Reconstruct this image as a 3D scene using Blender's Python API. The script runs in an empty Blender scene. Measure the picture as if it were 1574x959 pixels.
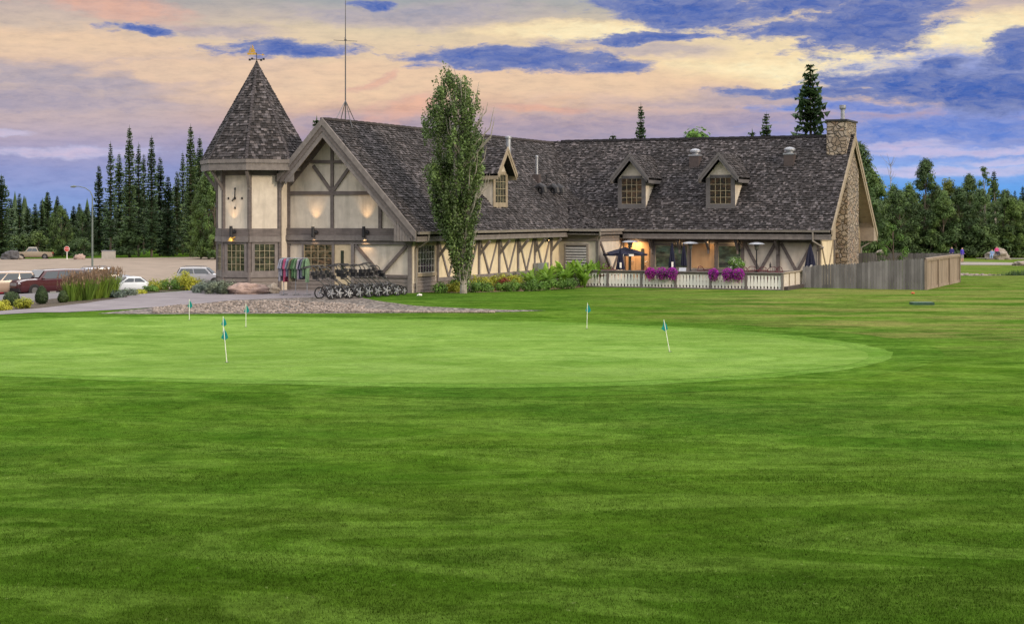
import bpy, math, random
import numpy as np
from math import sin, cos, pi, radians, sqrt, atan2, floor
from mathutils import Vector, Matrix, noise
R = random.Random(7)
SC = bpy.context.scene
COL = SC.collection
# ------------------------------------------------------------------ survey: where the photographer stood
F, PX, VX, VY, H = 2500.0, 787.0, 1900.0, 330.0, 3.5
TH = math.atan((VX-PX)/F); cs, sn = cos(TH), sin(TH)
_D0 = F*H/120.0; _L0 = (634-PX)/F*_D0
CAM = Vector((sn*_D0-cs*_L0, -cs*_D0-sn*_L0, H))
FW, RT = Vector((-sn, cs, 0)), Vector((cs, sn, 0))
def W(l, D, z=0.0): return Vector((CAM.x+FW.x*D+RT.x*l, CAM.y+FW.y*D+RT.y*l, z))
def LD(x, y):
    dx, dy = x-CAM.x, y-CAM.y
    return cs*dx+sn*dy, -sn*dx+cs*dy
def ray(px, py):
    l = (px-PX)/F
    return Vector((-sn+cs*l, cs+sn*l, (VY-py)/F))
def P(px, py, X=None, Y=None, Z=None):
    r = ray(px, py)
    t = (X-CAM.x)/r.x if X is not None else ((Y-CAM.y)/r.y if Y is not None else (Z-CAM.z)/r.z)
    return CAM+r*t
def sst(a, b, x):
    t = min(1, max(0, (x-a)/(b-a))); return t*t*(3-2*t)
def gz_ld(l, D):
    e = sqrt(max(0, -17-l)**2+max(0, D-77)**2)
    zl = -0.054*e if e < 45 else -2.43-0.6*(1-math.exp(-(e-45)*0.054/0.6))
    zr = -0.3*sst(70, 82, D)-1.6*sst(84, 185, D)
    w = sst(-8, 4, l)
    z = zl*(1-w)+zr*w
    a = sst(0, 10, D-16)*(1-sst(50, 66, D))
    z += 0.05*(noise.noise(Vector((l*0.09, D*0.13, 3)))+0.0)*a
    z += 0.035*noise.noise(Vector((l*0.25, D*0.4, 8)))*(1-sst(24, 34, D))
    c2 = (D-114)/3.5         # little ditch beyond the fence
    if l > 12: z += -0.40*math.exp(-c2*c2)*sst(28, 31, l)
    return z
def gz(x, y):
    return gz_ld(*LD(x, y))
def G(px, py):
    """ground point under a line of sight"""
    r = ray(px, py); t = 12.0
    while t < 600:
        p = CAM+r*t
        if p.z < gz(p.x, p.y): break
        t += 0.25 if t < 120 else 0.6
    p.z = gz(p.x, p.y)
    return p
def LDP(px, D):
    """ground point at a distance D on the bearing px"""
    l = (px-PX)/F*D; p = W(l, D); p.z = gz_ld(l, D); return p
# ------------------------------------------------------------------ mesh helpers
class MB:
    def __init__(s): s.v = []; s.f = []; s.c = []
    def face(s, pts, col=1.0):
        n = len(s.v); s.v.extend([tuple(p) for p in pts]); s.f.append(tuple(range(n, n+len(pts)))); s.c.append(col); return s
    def box(s, x0, x1, y0, y1, z0, z1, col=1.0):
        if x0 > x1: x0, x1 = x1, x0
        if y0 > y1: y0, y1 = y1, y0
        if z0 > z1: z0, z1 = z1, z0
        return s.hexa([(x0,y0,z0),(x1,y0,z0),(x1,y1,z0),(x0,y1,z0),(x0,y0,z1),(x1,y0,z1),(x1,y1,z1),(x0,y1,z1)], col)
    def hexa(s, p, col=1.0):
        n = len(s.v); s.v.extend([tuple(q) for q in p])
        for q in ((3,2,1,0),(4,5,6,7),(0,1,5,4),(1,2,6,5),(2,3,7,6),(3,0,4,7)):
            s.f.append(tuple(n+i for i in q)); s.c.append(col)
        return s
    def beam(s, a, b, w, h, up=(0,0,1), col=1.0):
        a, b = Vector(a), Vector(b); d = (b-a).normalized(); up = Vector(up)
        sd = d.cross(up)
        if sd.length < 1e-4: sd = d.cross(Vector((1,0,0)))
        sd.normalize(); u = sd.cross(d).normalized()
        q = []
        for e in (a, b):
            q += [e-sd*w/2-u*h/2, e+sd*w/2-u*h/2, e+sd*w/2+u*h/2, e-sd*w/2+u*h/2]
        return s.hexa(q, col)
    def prism(s, pts, ext, col=1.0):
        e = Vector(ext); n = len(s.v); k = len(pts)
        s.v.extend([tuple(Vector(p)) for p in pts]); s.v.extend([tuple(Vector(p)+e) for p in pts])
        s.f.append(tuple(range(n+k-1, n-1, -1))); s.f.append(tuple(range(n+k, n+2*k))); s.c += [col, col]
        for i in range(k):
            j = (i+1) % k; s.f.append((n+i, n+j, n+k+j, n+k+i)); s.c.append(col)
        return s
    def tube(s, pts, r, n=8, col=1.0, cap=True):
        pts = [Vector(p) for p in pts]; rr = r if isinstance(r, (list, tuple)) else [r]*len(pts)
        b = len(s.v); prev = None
        for i, p in enumerate(pts):
            d = (pts[min(i+1, len(pts)-1)]-pts[max(i-1, 0)]).normalized()
            if prev is None:
                a = d.cross(Vector((0,0,1)))
                if a.length < 1e-3: a = d.cross(Vector((1,0,0)))
            else: a = prev-d*prev.dot(d)
            a.normalize(); prev = a; c = d.cross(a)
            for k in range(n):
                t = 2*pi*k/n; s.v.append(tuple(p+(a*cos(t)+c*sin(t))*rr[i]))
        for i in range(len(pts)-1):
            for k in range(n):
                k2 = (k+1) % n
                s.f.append((b+i*n+k, b+i*n+k2, b+(i+1)*n+k2, b+(i+1)*n+k)); s.c.append(col)
        if cap:
            s.f.append(tuple(b+k for k in range(n-1, -1, -1))); s.c.append(col)
            e = b+(len(pts)-1)*n; s.f.append(tuple(e+k for k in range(n))); s.c.append(col)
        return s
    def lathe(s, prof, c=(0,0,0), n=16, col=1.0):
        b = len(s.v)
        for r, z in prof:
            for k in range(n):
                t = 2*pi*k/n; s.v.append((c[0]+r*cos(t), c[1]+r*sin(t), c[2]+z))
        for i in range(len(prof)-1):
            for k in range(n):
                k2 = (k+1) % n
                s.f.append((b+i*n+k, b+i*n+k2, b+(i+1)*n+k2, b+(i+1)*n+k)); s.c.append(col)
        return s
    def blob(s, c, rx, ry, rz, amp=0.2, fr=1.5, seed=0, nu=18, nv=12, col=1.0, flat=None):
        b = len(s.v)
        for j in range(nv+1):
            th = pi*j/nv
            for i in range(nu):
                ph = 2*pi*i/nu
                d = Vector((sin(th)*cos(ph), sin(th)*sin(ph), cos(th)))
                k = 1+amp*noise.noise(d*fr+Vector((seed*3.1, seed, 0)))+amp*.5*noise.noise(d*fr*2.7+Vector((seed, 0, 5)))
                z = c[2]+d.z*rz*k
                if flat is not None: z = max(z, flat)
                s.v.append((c[0]+d.x*rx*k, c[1]+d.y*ry*k, z))
        for j in range(nv):
            for i in range(nu):
                i2 = (i+1) % nu
                s.f.append((b+j*nu+i, b+(j+1)*nu+i, b+(j+1)*nu+i2, b+j*nu+i2)); s.c.append(col)
        return s
    def build(s, name, mat, parent=None, smooth=False, loc=None):
        me = bpy.data.meshes.new(name); me.from_pydata(s.v, [], s.f)
        at = me.color_attributes.new('Col', 'FLOAT_COLOR', 'CORNER')
        arr = []
        for f, c in zip(s.f, s.c):
            q = (c, c, c, 1.0) if isinstance(c, (int, float)) else (c[0], c[1], c[2], 1.0)
            arr.extend(q*len(f))
        at.data.foreach_set('color', arr)
        if smooth: me.polygons.foreach_set('use_smooth', [True]*len(me.polygons))
        me.materials.append(mat); me.update()
        o = bpy.data.objects.new(name, me); COL.objects.link(o)
        if parent is not None: o.parent = parent
        if loc is not None: o.location = loc
        return o
def tag(o, label=None, cat=None, group=None, kind=None):
    if label: o['label'] = label
    if cat: o['category'] = cat
    if group: o['group'] = group
    if kind: o['kind'] = kind
    return o
def empty(name, loc=(0,0,0), rz=0, label=None, cat=None, group=None):
    o = bpy.data.objects.new(name, None); COL.objects.link(o); o.location = loc; o.rotation_euler = (0,0,rz)
    o.empty_display_size = 0.2
    return tag(o, label, cat, group)
def copy_tree(o, parent=None):
    c = o.copy(); COL.objects.link(c)
    if parent is not None: c.parent = parent
    for ch in [k for k in COL.objects if k.parent == o]: copy_tree(ch, c)
    return c
def place(proto, used, loc, rz=0, sc=(1,1,1), label=None, group=None):
    o = proto if not used else copy_tree(proto)
    o.location = loc; o.rotation_euler = (0,0,rz); o.scale = sc
    if label: o['label'] = label
    if group: o['group'] = group
    return o
ORD = ['leftmost','second','third','fourth','fifth','sixth','seventh','eighth','ninth','tenth','eleventh','twelfth','thirteenth','fourteenth','fifteenth','sixteenth','seventeenth','eighteenth','nineteenth','twentieth','twenty-first','twenty-second','twenty-third','twenty-fourth','twenty-fifth','twenty-sixth','twenty-seventh','twenty-eighth']
def nth(i): return ORD[i] if i == 0 else ORD[i]+' from the left'
# ------------------------------------------------------------------ materials
def lin(c):
    return tuple(((v/255)/12.92 if v/255 <= 0.04045 else ((v/255+0.055)/1.055)**2.4) for v in c)
class NT:
    def __init__(s, nt): s.nt = nt; s.n = nt.nodes; s.l = nt.links
    def add(s, t, **kw):
        nd = s.n.new(t)
        for k, v in kw.items():
            if k in nd.inputs.keys(): nd.inputs[k].default_value = v
            else: setattr(nd, k, v)
        return nd
    def link(s, a, b): s.l.new(a, b)
    def math(s, op, a, b=None, clamp=False):
        nd = s.n.new('ShaderNodeMath'); nd.operation = op; nd.use_clamp = clamp
        for i, v in enumerate((a, b)):
            if v is None: continue
            if isinstance(v, (int, float)): nd.inputs[i].default_value = v
            else: s.l.new(v, nd.inputs[i])
        return nd.outputs[0]
    def mix(s, fac, a, b, mode='MIX'):
        nd = s.n.new('ShaderNodeMix'); nd.data_type = 'RGBA'; nd.blend_type = mode
        for i, v in ((0, fac), (6, a), (7, b)):
            if isinstance(v, (int, float)): nd.inputs[i].default_value = v
            elif isinstance(v, tuple): nd.inputs[i].default_value = (v[0], v[1], v[2], 1)
            else: s.l.new(v, nd.inputs[i])
        return nd.outputs[2]
    def noise(s, vec, scale, detail=4, rough=0.55, dist=0.0):
        nd = s.n.new('ShaderNodeTexNoise'); nd.inputs['Scale'].default_value = scale; nd.inputs['Detail'].default_value = detail
        nd.inputs['Roughness'].default_value = rough; nd.inputs['Distortion'].default_value = dist
        if vec is not None: s.l.new(vec, nd.inputs['Vector'])
        return nd
    def ramp(s, fac, stops, interp='LINEAR'):
        nd = s.n.new('ShaderNodeValToRGB'); nd.color_ramp.interpolation = interp
        e = nd.color_ramp.elements
        while len(e) < len(stops): e.new(0.5)
        for el, (p, c) in zip(e, stops):
            el.position = p; el.color = (c, c, c, 1) if isinstance(c, (int, float)) else (c[0], c[1], c[2], 1)
        s.l.new(fac, nd.inputs[0]); return nd.outputs[0]
    def mapping(s, vec, loc=(0,0,0), rot=(0,0,0), sc=(1,1,1), kind='POINT'):
        nd = s.n.new('ShaderNodeMapping'); nd.vector_type = kind
        nd.inputs['Location'].default_value = loc; nd.inputs['Rotation'].default_value = rot; nd.inputs['Scale'].default_value = sc
        s.l.new(vec, nd.inputs['Vector']); return nd.outputs[0]
def new_mat(name):
    m = bpy.data.materials.new(name); m.use_nodes = True
    m.node_tree.nodes.clear(); t = NT(m.node_tree)
    out = t.add('ShaderNodeOutputMaterial'); b = t.add('ShaderNodeBsdfPrincipled')
    t.link(b.outputs[0], out.inputs[0]); return m, t, b, out
def mk(name, c1, c2=None, rough=0.8, scale=3.0, bump=0.2, bscale=30.0, metal=0.0, col=False, coord='Object', stretch=(1,1,1), spec=0.3, coat=0.0, emis=None, bdist=0.02, stain=0.0):
    m, t, b, out = new_mat(name)
    tc = t.add('ShaderNodeTexCoord'); vec = t.mapping(tc.outputs[coord], sc=stretch)
    if c2 is None: c2 = tuple(v*0.72 for v in c1)
    n = t.noise(vec, scale, 6, 0.6)
    f = t.ramp(n.outputs[0], [(0.3, 0.0), (0.7, 1.0)])
    c = t.mix(f, c1, c2)
    if stain:
        sn_ = t.noise(t.mapping(tc.outputs[coord], sc=(2.2,2.2,0.35)), 1.0, 6, 0.65, 0.4); c = t.mix(t.ramp(sn_.outputs[0], [(0.48, 0.0), (0.72, stain)]), c, tuple(v*0.45 for v in c1))
    if col:
        a = t.add('ShaderNodeAttribute', attribute_name='Col'); c = t.mix(1.0, c, a.outputs['Color'], 'MULTIPLY')
    t.link(c, b.inputs['Base Color'])
    b.inputs['Roughness'].default_value = rough; b.inputs['Metallic'].default_value = metal
    b.inputs['Specular IOR Level'].default_value = spec; b.inputs['Coat Weight'].default_value = coat
    if bump:
        n2 = t.noise(vec, bscale, 5, 0.65)
        bp = t.add('ShaderNodeBump'); bp.inputs['Strength'].default_value = bump; bp.inputs['Distance'].default_value = bdist
        t.link(n2.outputs[0], bp.inputs['Height']); t.link(bp.outputs[0], b.inputs['Normal'])
    if emis:
        b.inputs['Emission Color'].default_value = (*emis[0], 1); b.inputs['Emission Strength'].default_value = emis[1]
    return m
def leafmat(name, c1, c2, scale=0.6, trans=0.35, rough=0.6):
    m, t, b, out = new_mat(name)
    tc = t.add('ShaderNodeTexCoord')
    n = t.noise(tc.outputs['Object'], scale, 3, 0.6)
    f = t.ramp(n.outputs[0], [(0.35, 0.0), (0.65, 1.0)])
    a = t.add('ShaderNodeAttribute', attribute_name='Col')
    oi = t.add('ShaderNodeObjectInfo')
    c = t.mix(f, c1, c2); c = t.mix(1.0, c, a.outputs['Color'], 'MULTIPLY')
    g = t.ramp(oi.outputs['Random'], [(0, (0.78, 0.82, 0.8)), (0.5, (1, 1, 1)), (1, (1.2, 1.12, 0.9))])
    c = t.mix(1.0, c, g, 'MULTIPLY')
    t.link(c, b.inputs['Base Color']); b.inputs['Roughness'].default_value = rough; b.inputs['Specular IOR Level'].default_value = 0.25
    tr = t.add('ShaderNodeBsdfTranslucent'); t.link(c, tr.inputs[0])
    ms = t.add('ShaderNodeMixShader'); ms.inputs[0].default_value = trans
    t.link(b.outputs[0], ms.inputs[1]); t.link(tr.outputs[0], ms.inputs[2]); t.link(ms.outputs[0], out.inputs[0])
    return m
M = {}
M['stucco'] = mk('cream_stucco', (0.60,0.54,0.46), (0.46,0.41,0.35), 0.9, 2.2, 0.6, 45, bdist=0.01, stain=.6)
M['stucco_lit'] = mk('sunlit_stucco', (0.66,0.57,0.40), (0.52,0.44,0.31), 0.9, 2.2, 0.6, 45, bdist=0.01, stain=.5)  # stucco of the sun-facing walls, warm sunlight mixed into its colour
M['timber'] = mk('stained_timber', (0.155,0.132,0.125), (0.095,0.08,0.078), 0.75, 3.0, 0.5, 22, stretch=(1,1,3), bdist=0.01, stain=.6)
M['trim'] = mk('weathered_trim', (0.20,0.178,0.17), (0.13,0.115,0.112), 0.75, 4.0, 0.5, 25, bdist=0.01, stain=.6)
M['dtrim'] = mk('grey_dormer_trim', (0.125,0.117,0.122), (0.085,0.08,0.084), 0.75, 4.0, 0.5, 25, bdist=0.01)
M['trim_lit'] = mk('sunlit_trim', (0.30,0.25,0.18), (0.21,0.17,0.125), 0.75, 4.0, 0.4, 25, bdist=0.01)  # trim on the sun-facing sides, warm light painted into the colour
M['gutter'] = mk('gutter_metal', (0.25,0.225,0.205), None, 0.45, 3.0, 0.1, 20)
M['siding'] = mk('lap_siding', (0.20,0.175,0.16), (0.14,0.12,0.11), 0.8, 3.0, 0.4, 25, stretch=(1,1,6), bdist=0.01)
M['roof'] = mk('shingle', (1.0,0.95,0.95), (0.62,0.60,0.63), 0.9, 0.45, 0.6, 60, col=True, bdist=0.01)
M['soffit'] = mk('soffit_board', (0.30,0.25,0.20), (0.22,0.18,0.15), 0.8, 4.0, 0.3, 25)
M['white'] = mk('white_paint', (0.74,0.73,0.70), (0.62,0.60,0.56), 0.6, 5.0, 0.2, 30)
M['creampaint'] = mk('cream_paint', (0.58,0.53,0.46), (0.46,0.41,0.35), 0.7, 5.0, 0.2, 30)
M['darkmetal'] = mk('dark_metal', (0.035,0.035,0.04), None, 0.5, 5, 0.1, 30, metal=0.3)
M['black'] = mk('black_paint', (0.02,0.02,0.024), None, 0.45, 5, 0.1, 30)
M['galv'] = mk('galvanized_metal', (0.34,0.36,0.40), (0.25,0.26,0.29), 0.4, 4, 0.1, 30, metal=0.6)
M['lamppost'] = mk('lamp_post_paint', (0.13,0.16,0.15), None, 0.5, 4, 0.1, 30)
M['steelpaint'] = mk('silver_tube', (0.17,0.17,0.18), None, 0.3, 4, 0.05, 30, metal=0.7)
M['lightmetal'] = mk('pale_slat_metal', (0.50,0.50,0.52), None, 0.5, 4, 0.1, 30)
M['gold'] = mk('gold_leaf', (0.8,0.48,0.1), None, 0.35, 4, 0.1, 30, metal=0.8)
M['curb'] = mk('brown_curb', (0.07,0.055,0.055), None, 0.6, 4, 0.1, 30)
M['doorcream'] = mk('cream_door', (0.52,0.43,0.29), None, 0.6, 3, 0.15, 30)
M['doorwood'] = mk('wood_door', (0.50,0.31,0.16), (0.38,0.22,0.11), 0.5, 3, 0.15, 30, stretch=(1,1,.3))
M['fence'] = mk('grey_fence_wood', (0.185,0.178,0.178), (0.11,0.105,0.105), 0.9, 2.5, 0.5, 30, col=True, stretch=(1,1,.4))
M['fence_lit'] = mk('sunlit_fence_wood', (0.27,0.215,0.165), (0.18,0.14,0.105), 0.9, 2.5, 0.5, 30, col=True, stretch=(1,1,.4))  # same fence boards on the sunny run, warm light put into the colour
M['bark'] = mk('bark', (0.13,0.105,0.085), (0.07,0.055,0.045), 0.95, 5, 0.8, 25, stretch=(1,1,.3))
M['barkpale'] = mk('pale_bark', (0.34,0.32,0.28), (0.16,0.14,0.12), 0.9, 4, 0.5, 25)
M['boulder'] = mk('boulder', (0.40,0.29,0.25), (0.24,0.18,0.16), 0.9, 2.5, 0.9, 14, bdist=0.05)
M['darkrock'] = mk('dark_rock', (0.10,0.10,0.11), (0.06,0.06,0.065), 0.9, 2.0, 0.9, 10, bdist=0.05)
M['boulderg'] = mk('grey_boulder', (0.30,0.26,0.22), (0.19,0.165,0.145), 0.9, 2.0, 0.9, 10, bdist=0.05)
M['navy'] = mk('navy_canvas', (0.016,0.018,0.045), (0.01,0.011,0.026), 0.8, 4, 0.3, 30)
M['maroonmetal'] = mk('maroon_chair_metal', (0.10,0.018,0.025), None, 0.5, 4, 0.1, 30)
M['teal'] = mk('teal_flag', (0.0,0.20,0.19), None, 0.7, 4, 0.1, 30)
M['poleflag'] = mk('flag_pole', (0.72,0.74,0.66), None, 0.5, 4, 0.0, 30)
M['tyre'] = mk('rubber', (0.018,0.018,0.02), None, 0.8, 8, 0.1, 30)
M['rim'] = mk('rim_metal', (0.25,0.25,0.26), None, 0.3, 8, 0.0, 30, metal=0.8)
M['skin'] = mk('skin', (0.52,0.33,0.24), None, 0.6, 8, 0.0, 30)
M['concrete'] = mk('concrete', (0.36,0.34,0.31), (0.27,0.255,0.235), 0.9, 1.5, 0.4, 25)
M['deckwood'] = mk('deck_boards', (0.22,0.19,0.17), (0.14,0.12,0.11), 0.85, 3, 0.3, 25)
M['greenplastic'] = mk('green_plastic', (0.02,0.07,0.04), None, 0.5, 4, 0.1, 30)
M['red'] = mk('red_paint', (0.45,0.03,0.03), None, 0.5, 4, 0.1, 30)
M['orange'] = mk('orange_marker', (0.5,0.12,0.05), None, 0.6, 4, 0.1, 30)
# stone facing
def stone():
    m, t, b, out = new_mat('field_stone')
    tc = t.add('ShaderNodeTexCoord'); w = t.noise(tc.outputs['Object'], 2.0, 3)
    vm = t.add('ShaderNodeVectorMath', operation='SCALE'); t.link(w.outputs['Color'], vm.inputs[0]); vm.inputs['Scale'].default_value = 0.16
    va = t.add('ShaderNodeVectorMath', operation='ADD'); t.link(tc.outputs['Object'], va.inputs[0]); t.link(vm.outputs[0], va.inputs[1])
    v = t.mapping(va.outputs[0], sc=(1,1,1.15))
    e = t.add('ShaderNodeTexVoronoi', feature='DISTANCE_TO_EDGE'); e.inputs['Scale'].default_value = 3.6; t.link(v, e.inputs['Vector'])
    c = t.add('ShaderNodeTexVoronoi', feature='F1'); c.inputs['Scale'].default_value = 3.6; t.link(v, c.inputs['Vector'])
    sh = t.add('ShaderNodeSeparateColor'); t.link(c.outputs['Color'], sh.inputs[0])
    cc = t.ramp(sh.outputs[0], [(0, (0.20,0.15,0.11)), (0.3, (0.34,0.27,0.20)), (0.6, (0.27,0.235,0.21)), (0.85, (0.42,0.35,0.27)), (1, (0.30,0.20,0.14))])
    nn = t.noise(tc.outputs['Object'], 14, 5); cc = t.mix(t.math('MULTIPLY', nn.outputs[0], 0.6), cc, (0.16,0.13,0.10))
    mo = t.ramp(e.outputs['Distance'], [(0.01, 0.0), (0.05, 1.0)])
    cc = t.mix(mo, (0.055,0.047,0.04), cc); t.link(cc, b.inputs['Base Color']); b.inputs['Roughness'].default_value = 0.9
    h = t.ramp(e.outputs['Distance'], [(0.0, 0.0), (0.16, 1.0)], 'EASE')
    h2 = t.math('ADD', h, t.math('MULTIPLY', nn.outputs[0], 0.2))
    bp = t.add('ShaderNodeBump'); bp.inputs['Strength'].default_value = 1.0; bp.inputs['Distance'].default_value = 0.09
    t.link(h2, bp.inputs['Height']); t.link(bp.outputs[0], b.inputs['Normal'])
    return m
M['stone'] = stone()
def glass(name, dark, warm=None, es=0.0, seed=0.0, sc=2.5):
    """window pane: glossy glass over a dim room, lit shop shelves glow a little"""
    m, t, b, out = new_mat(name)
    tc = t.add('ShaderNodeTexCoord'); v = t.mapping(tc.outputs['Object'], loc=(seed,seed,0), sc=(1,1,2.4))
    n = t.noise(v, sc, 5, 0.7); n2 = t.noise(v, sc*2.3, 3, 0.7)
    f = t.ramp(n.outputs[0], [(0.42, 0.0), (0.62, 1.0)])
    b.inputs['Base Color'].default_value = (*dark, 1); b.inputs['Roughness'].default_value = 0.06; b.inputs['Specular IOR Level'].default_value = 0.7
    if warm:
        w = t.mix(t.ramp(n2.outputs[0], [(0.4, 0.0), (0.6, 1.0)]), warm, (warm[0]*0.5, warm[1]*0.75, warm[2]*0.9))
        e = t.mix(f, (0.004,0.004,0.004), w); t.link(e, b.inputs['Emission Color']); b.inputs['Emission Strength'].default_value = es
    bn = t.noise(tc.outputs['Object'], 1.2, 2); bp = t.add('ShaderNodeBump'); bp.inputs['Strength'].default_value = 0.15; bp.inputs['Distance'].default_value = 0.02
    t.link(bn.outputs[0], bp.inputs['Height']); t.link(bp.outputs[0], b.inputs['Normal'])
    return m
M['pane_shop'] = glass('shop_pane', (0.02,0.02,0.018), (0.50,0.26,0.13), 0.38, 0, 3.0)
M['pane_tower'] = glass('tower_pane', (0.02,0.02,0.018), (0.34,0.27,0.13), 0.28, 4, 2.2)
M['pane_dim'] = glass('dim_pane', (0.02,0.02,0.018), (0.22,0.10,0.045), 0.3, 9, 2.0)
M['pane_dark'] = glass('dark_pane', (0.03,0.035,0.03))
M['pane_patio'] = glass('patio_pane', (0.03,0.035,0.03), (0.20,0.22,0.12), 0.35, 2, 1.3)
M['muntin'] = mk('muntin', (0.36,0.31,0.21), None, 0.5, 5, 0.0, 30)
M['muntin_w'] = mk('white_muntin', (0.55,0.54,0.50), None, 0.5, 5, 0.0, 30)
def carpaint(name, c, rough=0.16):
    m = mk(name, c, tuple(v*0.93 for v in c), rough, 2, 0, coat=0.8, spec=0.5); return m
M['carglass'] = glass('car_glass', (0.03,0.04,0.05))
M['lamp_red'] = mk('tail_lamp', (0.5,0.02,0.02), None, 0.2, 4, 0)
M['lamp_clear'] = mk('head_lamp', (0.6,0.6,0.62), None, 0.1, 4, 0, spec=0.8)
# ------------------------------------------------------------------ world
SUN_EL, SUN_DIR = radians(19), Vector((0.95, -0.28, 0)).normalized()
def make_world():
    w = bpy.data.worlds.new('World'); SC.world = w; w.use_nodes = True; w.node_tree.nodes.clear(); t = NT(w.node_tree)
    out = t.add('ShaderNodeOutputWorld'); bg = t.add('ShaderNodeBackground'); t.link(bg.outputs[0], out.inputs[0])
    tc = t.add('ShaderNodeTexCoord'); g = tc.outputs['Generated']
    def dot(v):
        nd = t.add('ShaderNodeVectorMath', operation='DOT_PRODUCT'); t.link(g, nd.inputs[0]); nd.inputs[1].default_value = v; return nd.outputs['Value']
    f, r, u = dot(tuple(FW)), dot(tuple(RT)), dot((0,0,1))
    az = t.math('ARCTAN2', r, f)
    hl = t.math('SQRT', t.math('SUBTRACT', 1.0, t.math('MULTIPLY', u, u)))
    el = t.math('ARCTAN2', u, hl)
    # bearing and height above the horizon, in hundredths of the photograph's pixels
    x = t.math('ADD', t.math('MULTIPLY', az, 25.0), 7.87); y = t.math('MULTIPLY', el, 25.0)
    cb = t.add('ShaderNodeCombineXYZ'); t.link(x, cb.inputs[0]); t.link(y, cb.inputs[1]); q = cb.outputs[0]
    n1 = t.noise(t.mapping(q, sc=(0.45,1.1,1)), 1.0, 5, 0.6)
    n2 = t.noise(t.mapping(q, loc=(7,3,0), sc=(1.6,4.2,1)), 1.0, 6, 0.62)
    n3 = t.noise(t.mapping(q, loc=(2,5,0), rot=(0,0,0.08), sc=(1.3,5.5,1)), 1.0, 7, 0.68, 0.6)
    def off(nd, k):
        a = t.add('ShaderNodeVectorMath', operation='SUBTRACT'); t.link(nd.outputs['Color'], a.inputs[0]); a.inputs[1].default_value = (0.5,0.5,0.5)
        b = t.add('ShaderNodeVectorMath', operation='MULTIPLY'); t.link(a.outputs[0], b.inputs[0]); b.inputs[1].default_value = k; return b.outputs[0]
    def vadd(a, b):
        c = t.add('ShaderNodeVectorMath', operation='ADD'); t.link(a, c.inputs[0]); t.link(b, c.inputs[1]); return c.outputs[0]
    qw = vadd(vadd(q, off(n1, (1.2,0.35,0))), off(n2, (0.7,0.25,0)))
    sp = t.add('ShaderNodeSeparateXYZ'); t.link(qw, sp.inputs[0])
    yy = t.math('DIVIDE', sp.outputs[1], 6.6)       # 3.3 (photo top) -> 0.5
    def px(c): return lin(c)
    left = t.ramp(yy, [(0.0, px((130,158,212))), (0.05, px((138,158,212))), (0.10, px((148,156,204))), (0.16, px((174,164,190))), (0.23, px((198,178,178))), (0.31, px((200,182,172))), (0.40, px((218,196,174))), (0.46, px((198,180,172))), (0.5, px((176,170,168))), (1, px((190,190,200)))])
    mid = t.ramp(yy, [(0.0, px((128,140,184))), (0.15, px((136,138,176))), (0.21, px((198,166,160))), (0.27, px((224,190,164))), (0.35, px((230,202,172))), (0.42, px((224,204,174))), (0.47, px((186,180,172))), (0.5, px((164,168,172))), (1, px((190,190,200)))])
    right = t.ramp(yy, [(0.0, px((104,164,230))), (0.06, px((104,162,232))), (0.11, px((142,176,236))), (0.17, px((134,150,216))), (0.23, px((176,158,186))), (0.29, px((238,206,164))), (0.37, px((250,230,184))), (0.44, px((238,214,178))), (0.5, px((226,196,164))), (1, px((190,190,200)))])
    X = sp.outputs[0]
    mr = lambda a, b: t.math('DIVIDE', t.math('SUBTRACT', X, a), b-a, clamp=True)
    sky = t.mix(mr(2.2, 5.0), left, mid); sky = t.mix(mr(9.0, 13.0), sky, right)
    def blob(cx, cy, rx, ry, rot=0, amp=1.0):
        """cx, cy as seen in the photograph; 1 at the middle, 0 at twice the radius"""
        v = t.mapping(qw, loc=(cx/100, (VY-cy)/100, 0), rot=(0,0,radians(rot)), sc=(rx/50, ry/50, 1), kind='TEXTURE')
        ln = t.add('ShaderNodeVectorMath', operation='LENGTH'); t.link(v, ln.inputs[0])
        return t.math('MULTIPLY', t.math('SUBTRACT', 1.0, ln.outputs['Value'], clamp=True), amp)
    n4 = t.noise(t.mapping(qw, loc=(5,1,0), rot=(0,0,0.1), sc=(3.0,8.5,1)), 1.0, 8, 0.7, 0.5)
    det = t.math('SUBTRACT', t.math('ADD', t.math('ADD', t.math('MULTIPLY', n3.outputs[0], 0.4), t.math('MULTIPLY', n2.outputs[0], 0.3)), t.math('MULTIPLY', n4.outputs[0], 0.3)), 0.5)
    tone = t.ramp(n4.outputs[0], [(0.34, 0.35), (0.62, 1.0)])
    def layer(lst, c_edge, c_core, rough=1.1, th=0.42, w=0.10, op=1.0, base=0.0):
        nonlocal sky
        acc = None
        for b in lst:
            k = blob(*b); acc = k if acc is None else t.math('MAXIMUM', acc, k)
        f = t.math('ADD', acc, t.math('MULTIPLY', det, rough)); gate = t.math('MULTIPLY', acc, 8.0, clamp=True)
        m = t.math('MULTIPLY', t.math('MULTIPLY', t.math('DIVIDE', t.math('SUBTRACT', f, th-w), 2*w, clamp=True), gate), op)
        c = t.mix(t.math('MULTIPLY', t.math('DIVIDE', t.math('SUBTRACT', f, th), 0.38, clamp=True), tone), px(c_edge), px(c_core))
        sky = t.mix(m, sky, c)
    # thin high veils, grey-mauve
    layer([(160,120,230,30,0),(60,160,180,18,0),(340,51,75,8,-3),(915,63,80,8,0),(1020,80,90,9,-5),(1150,148,210,15,0),(1080,186,230,18,0),(870,196,150,18,0),(620,190,160,12,0),(1480,205,190,14,0),(640,25,160,16,0),(1510,25,90,14,6)], (186,172,184), (142,144,178), 1.6, 0.40, 0.22, 0.55)
    # warm lit banks
    layer([(1250,110,200,20,0),(1480,66,130,26,4),(930,50,150,12,0),(1330,95,120,14,0)], (248,222,178), (254,240,198), 1.2, 0.40, 0.16, 0.9)
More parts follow.
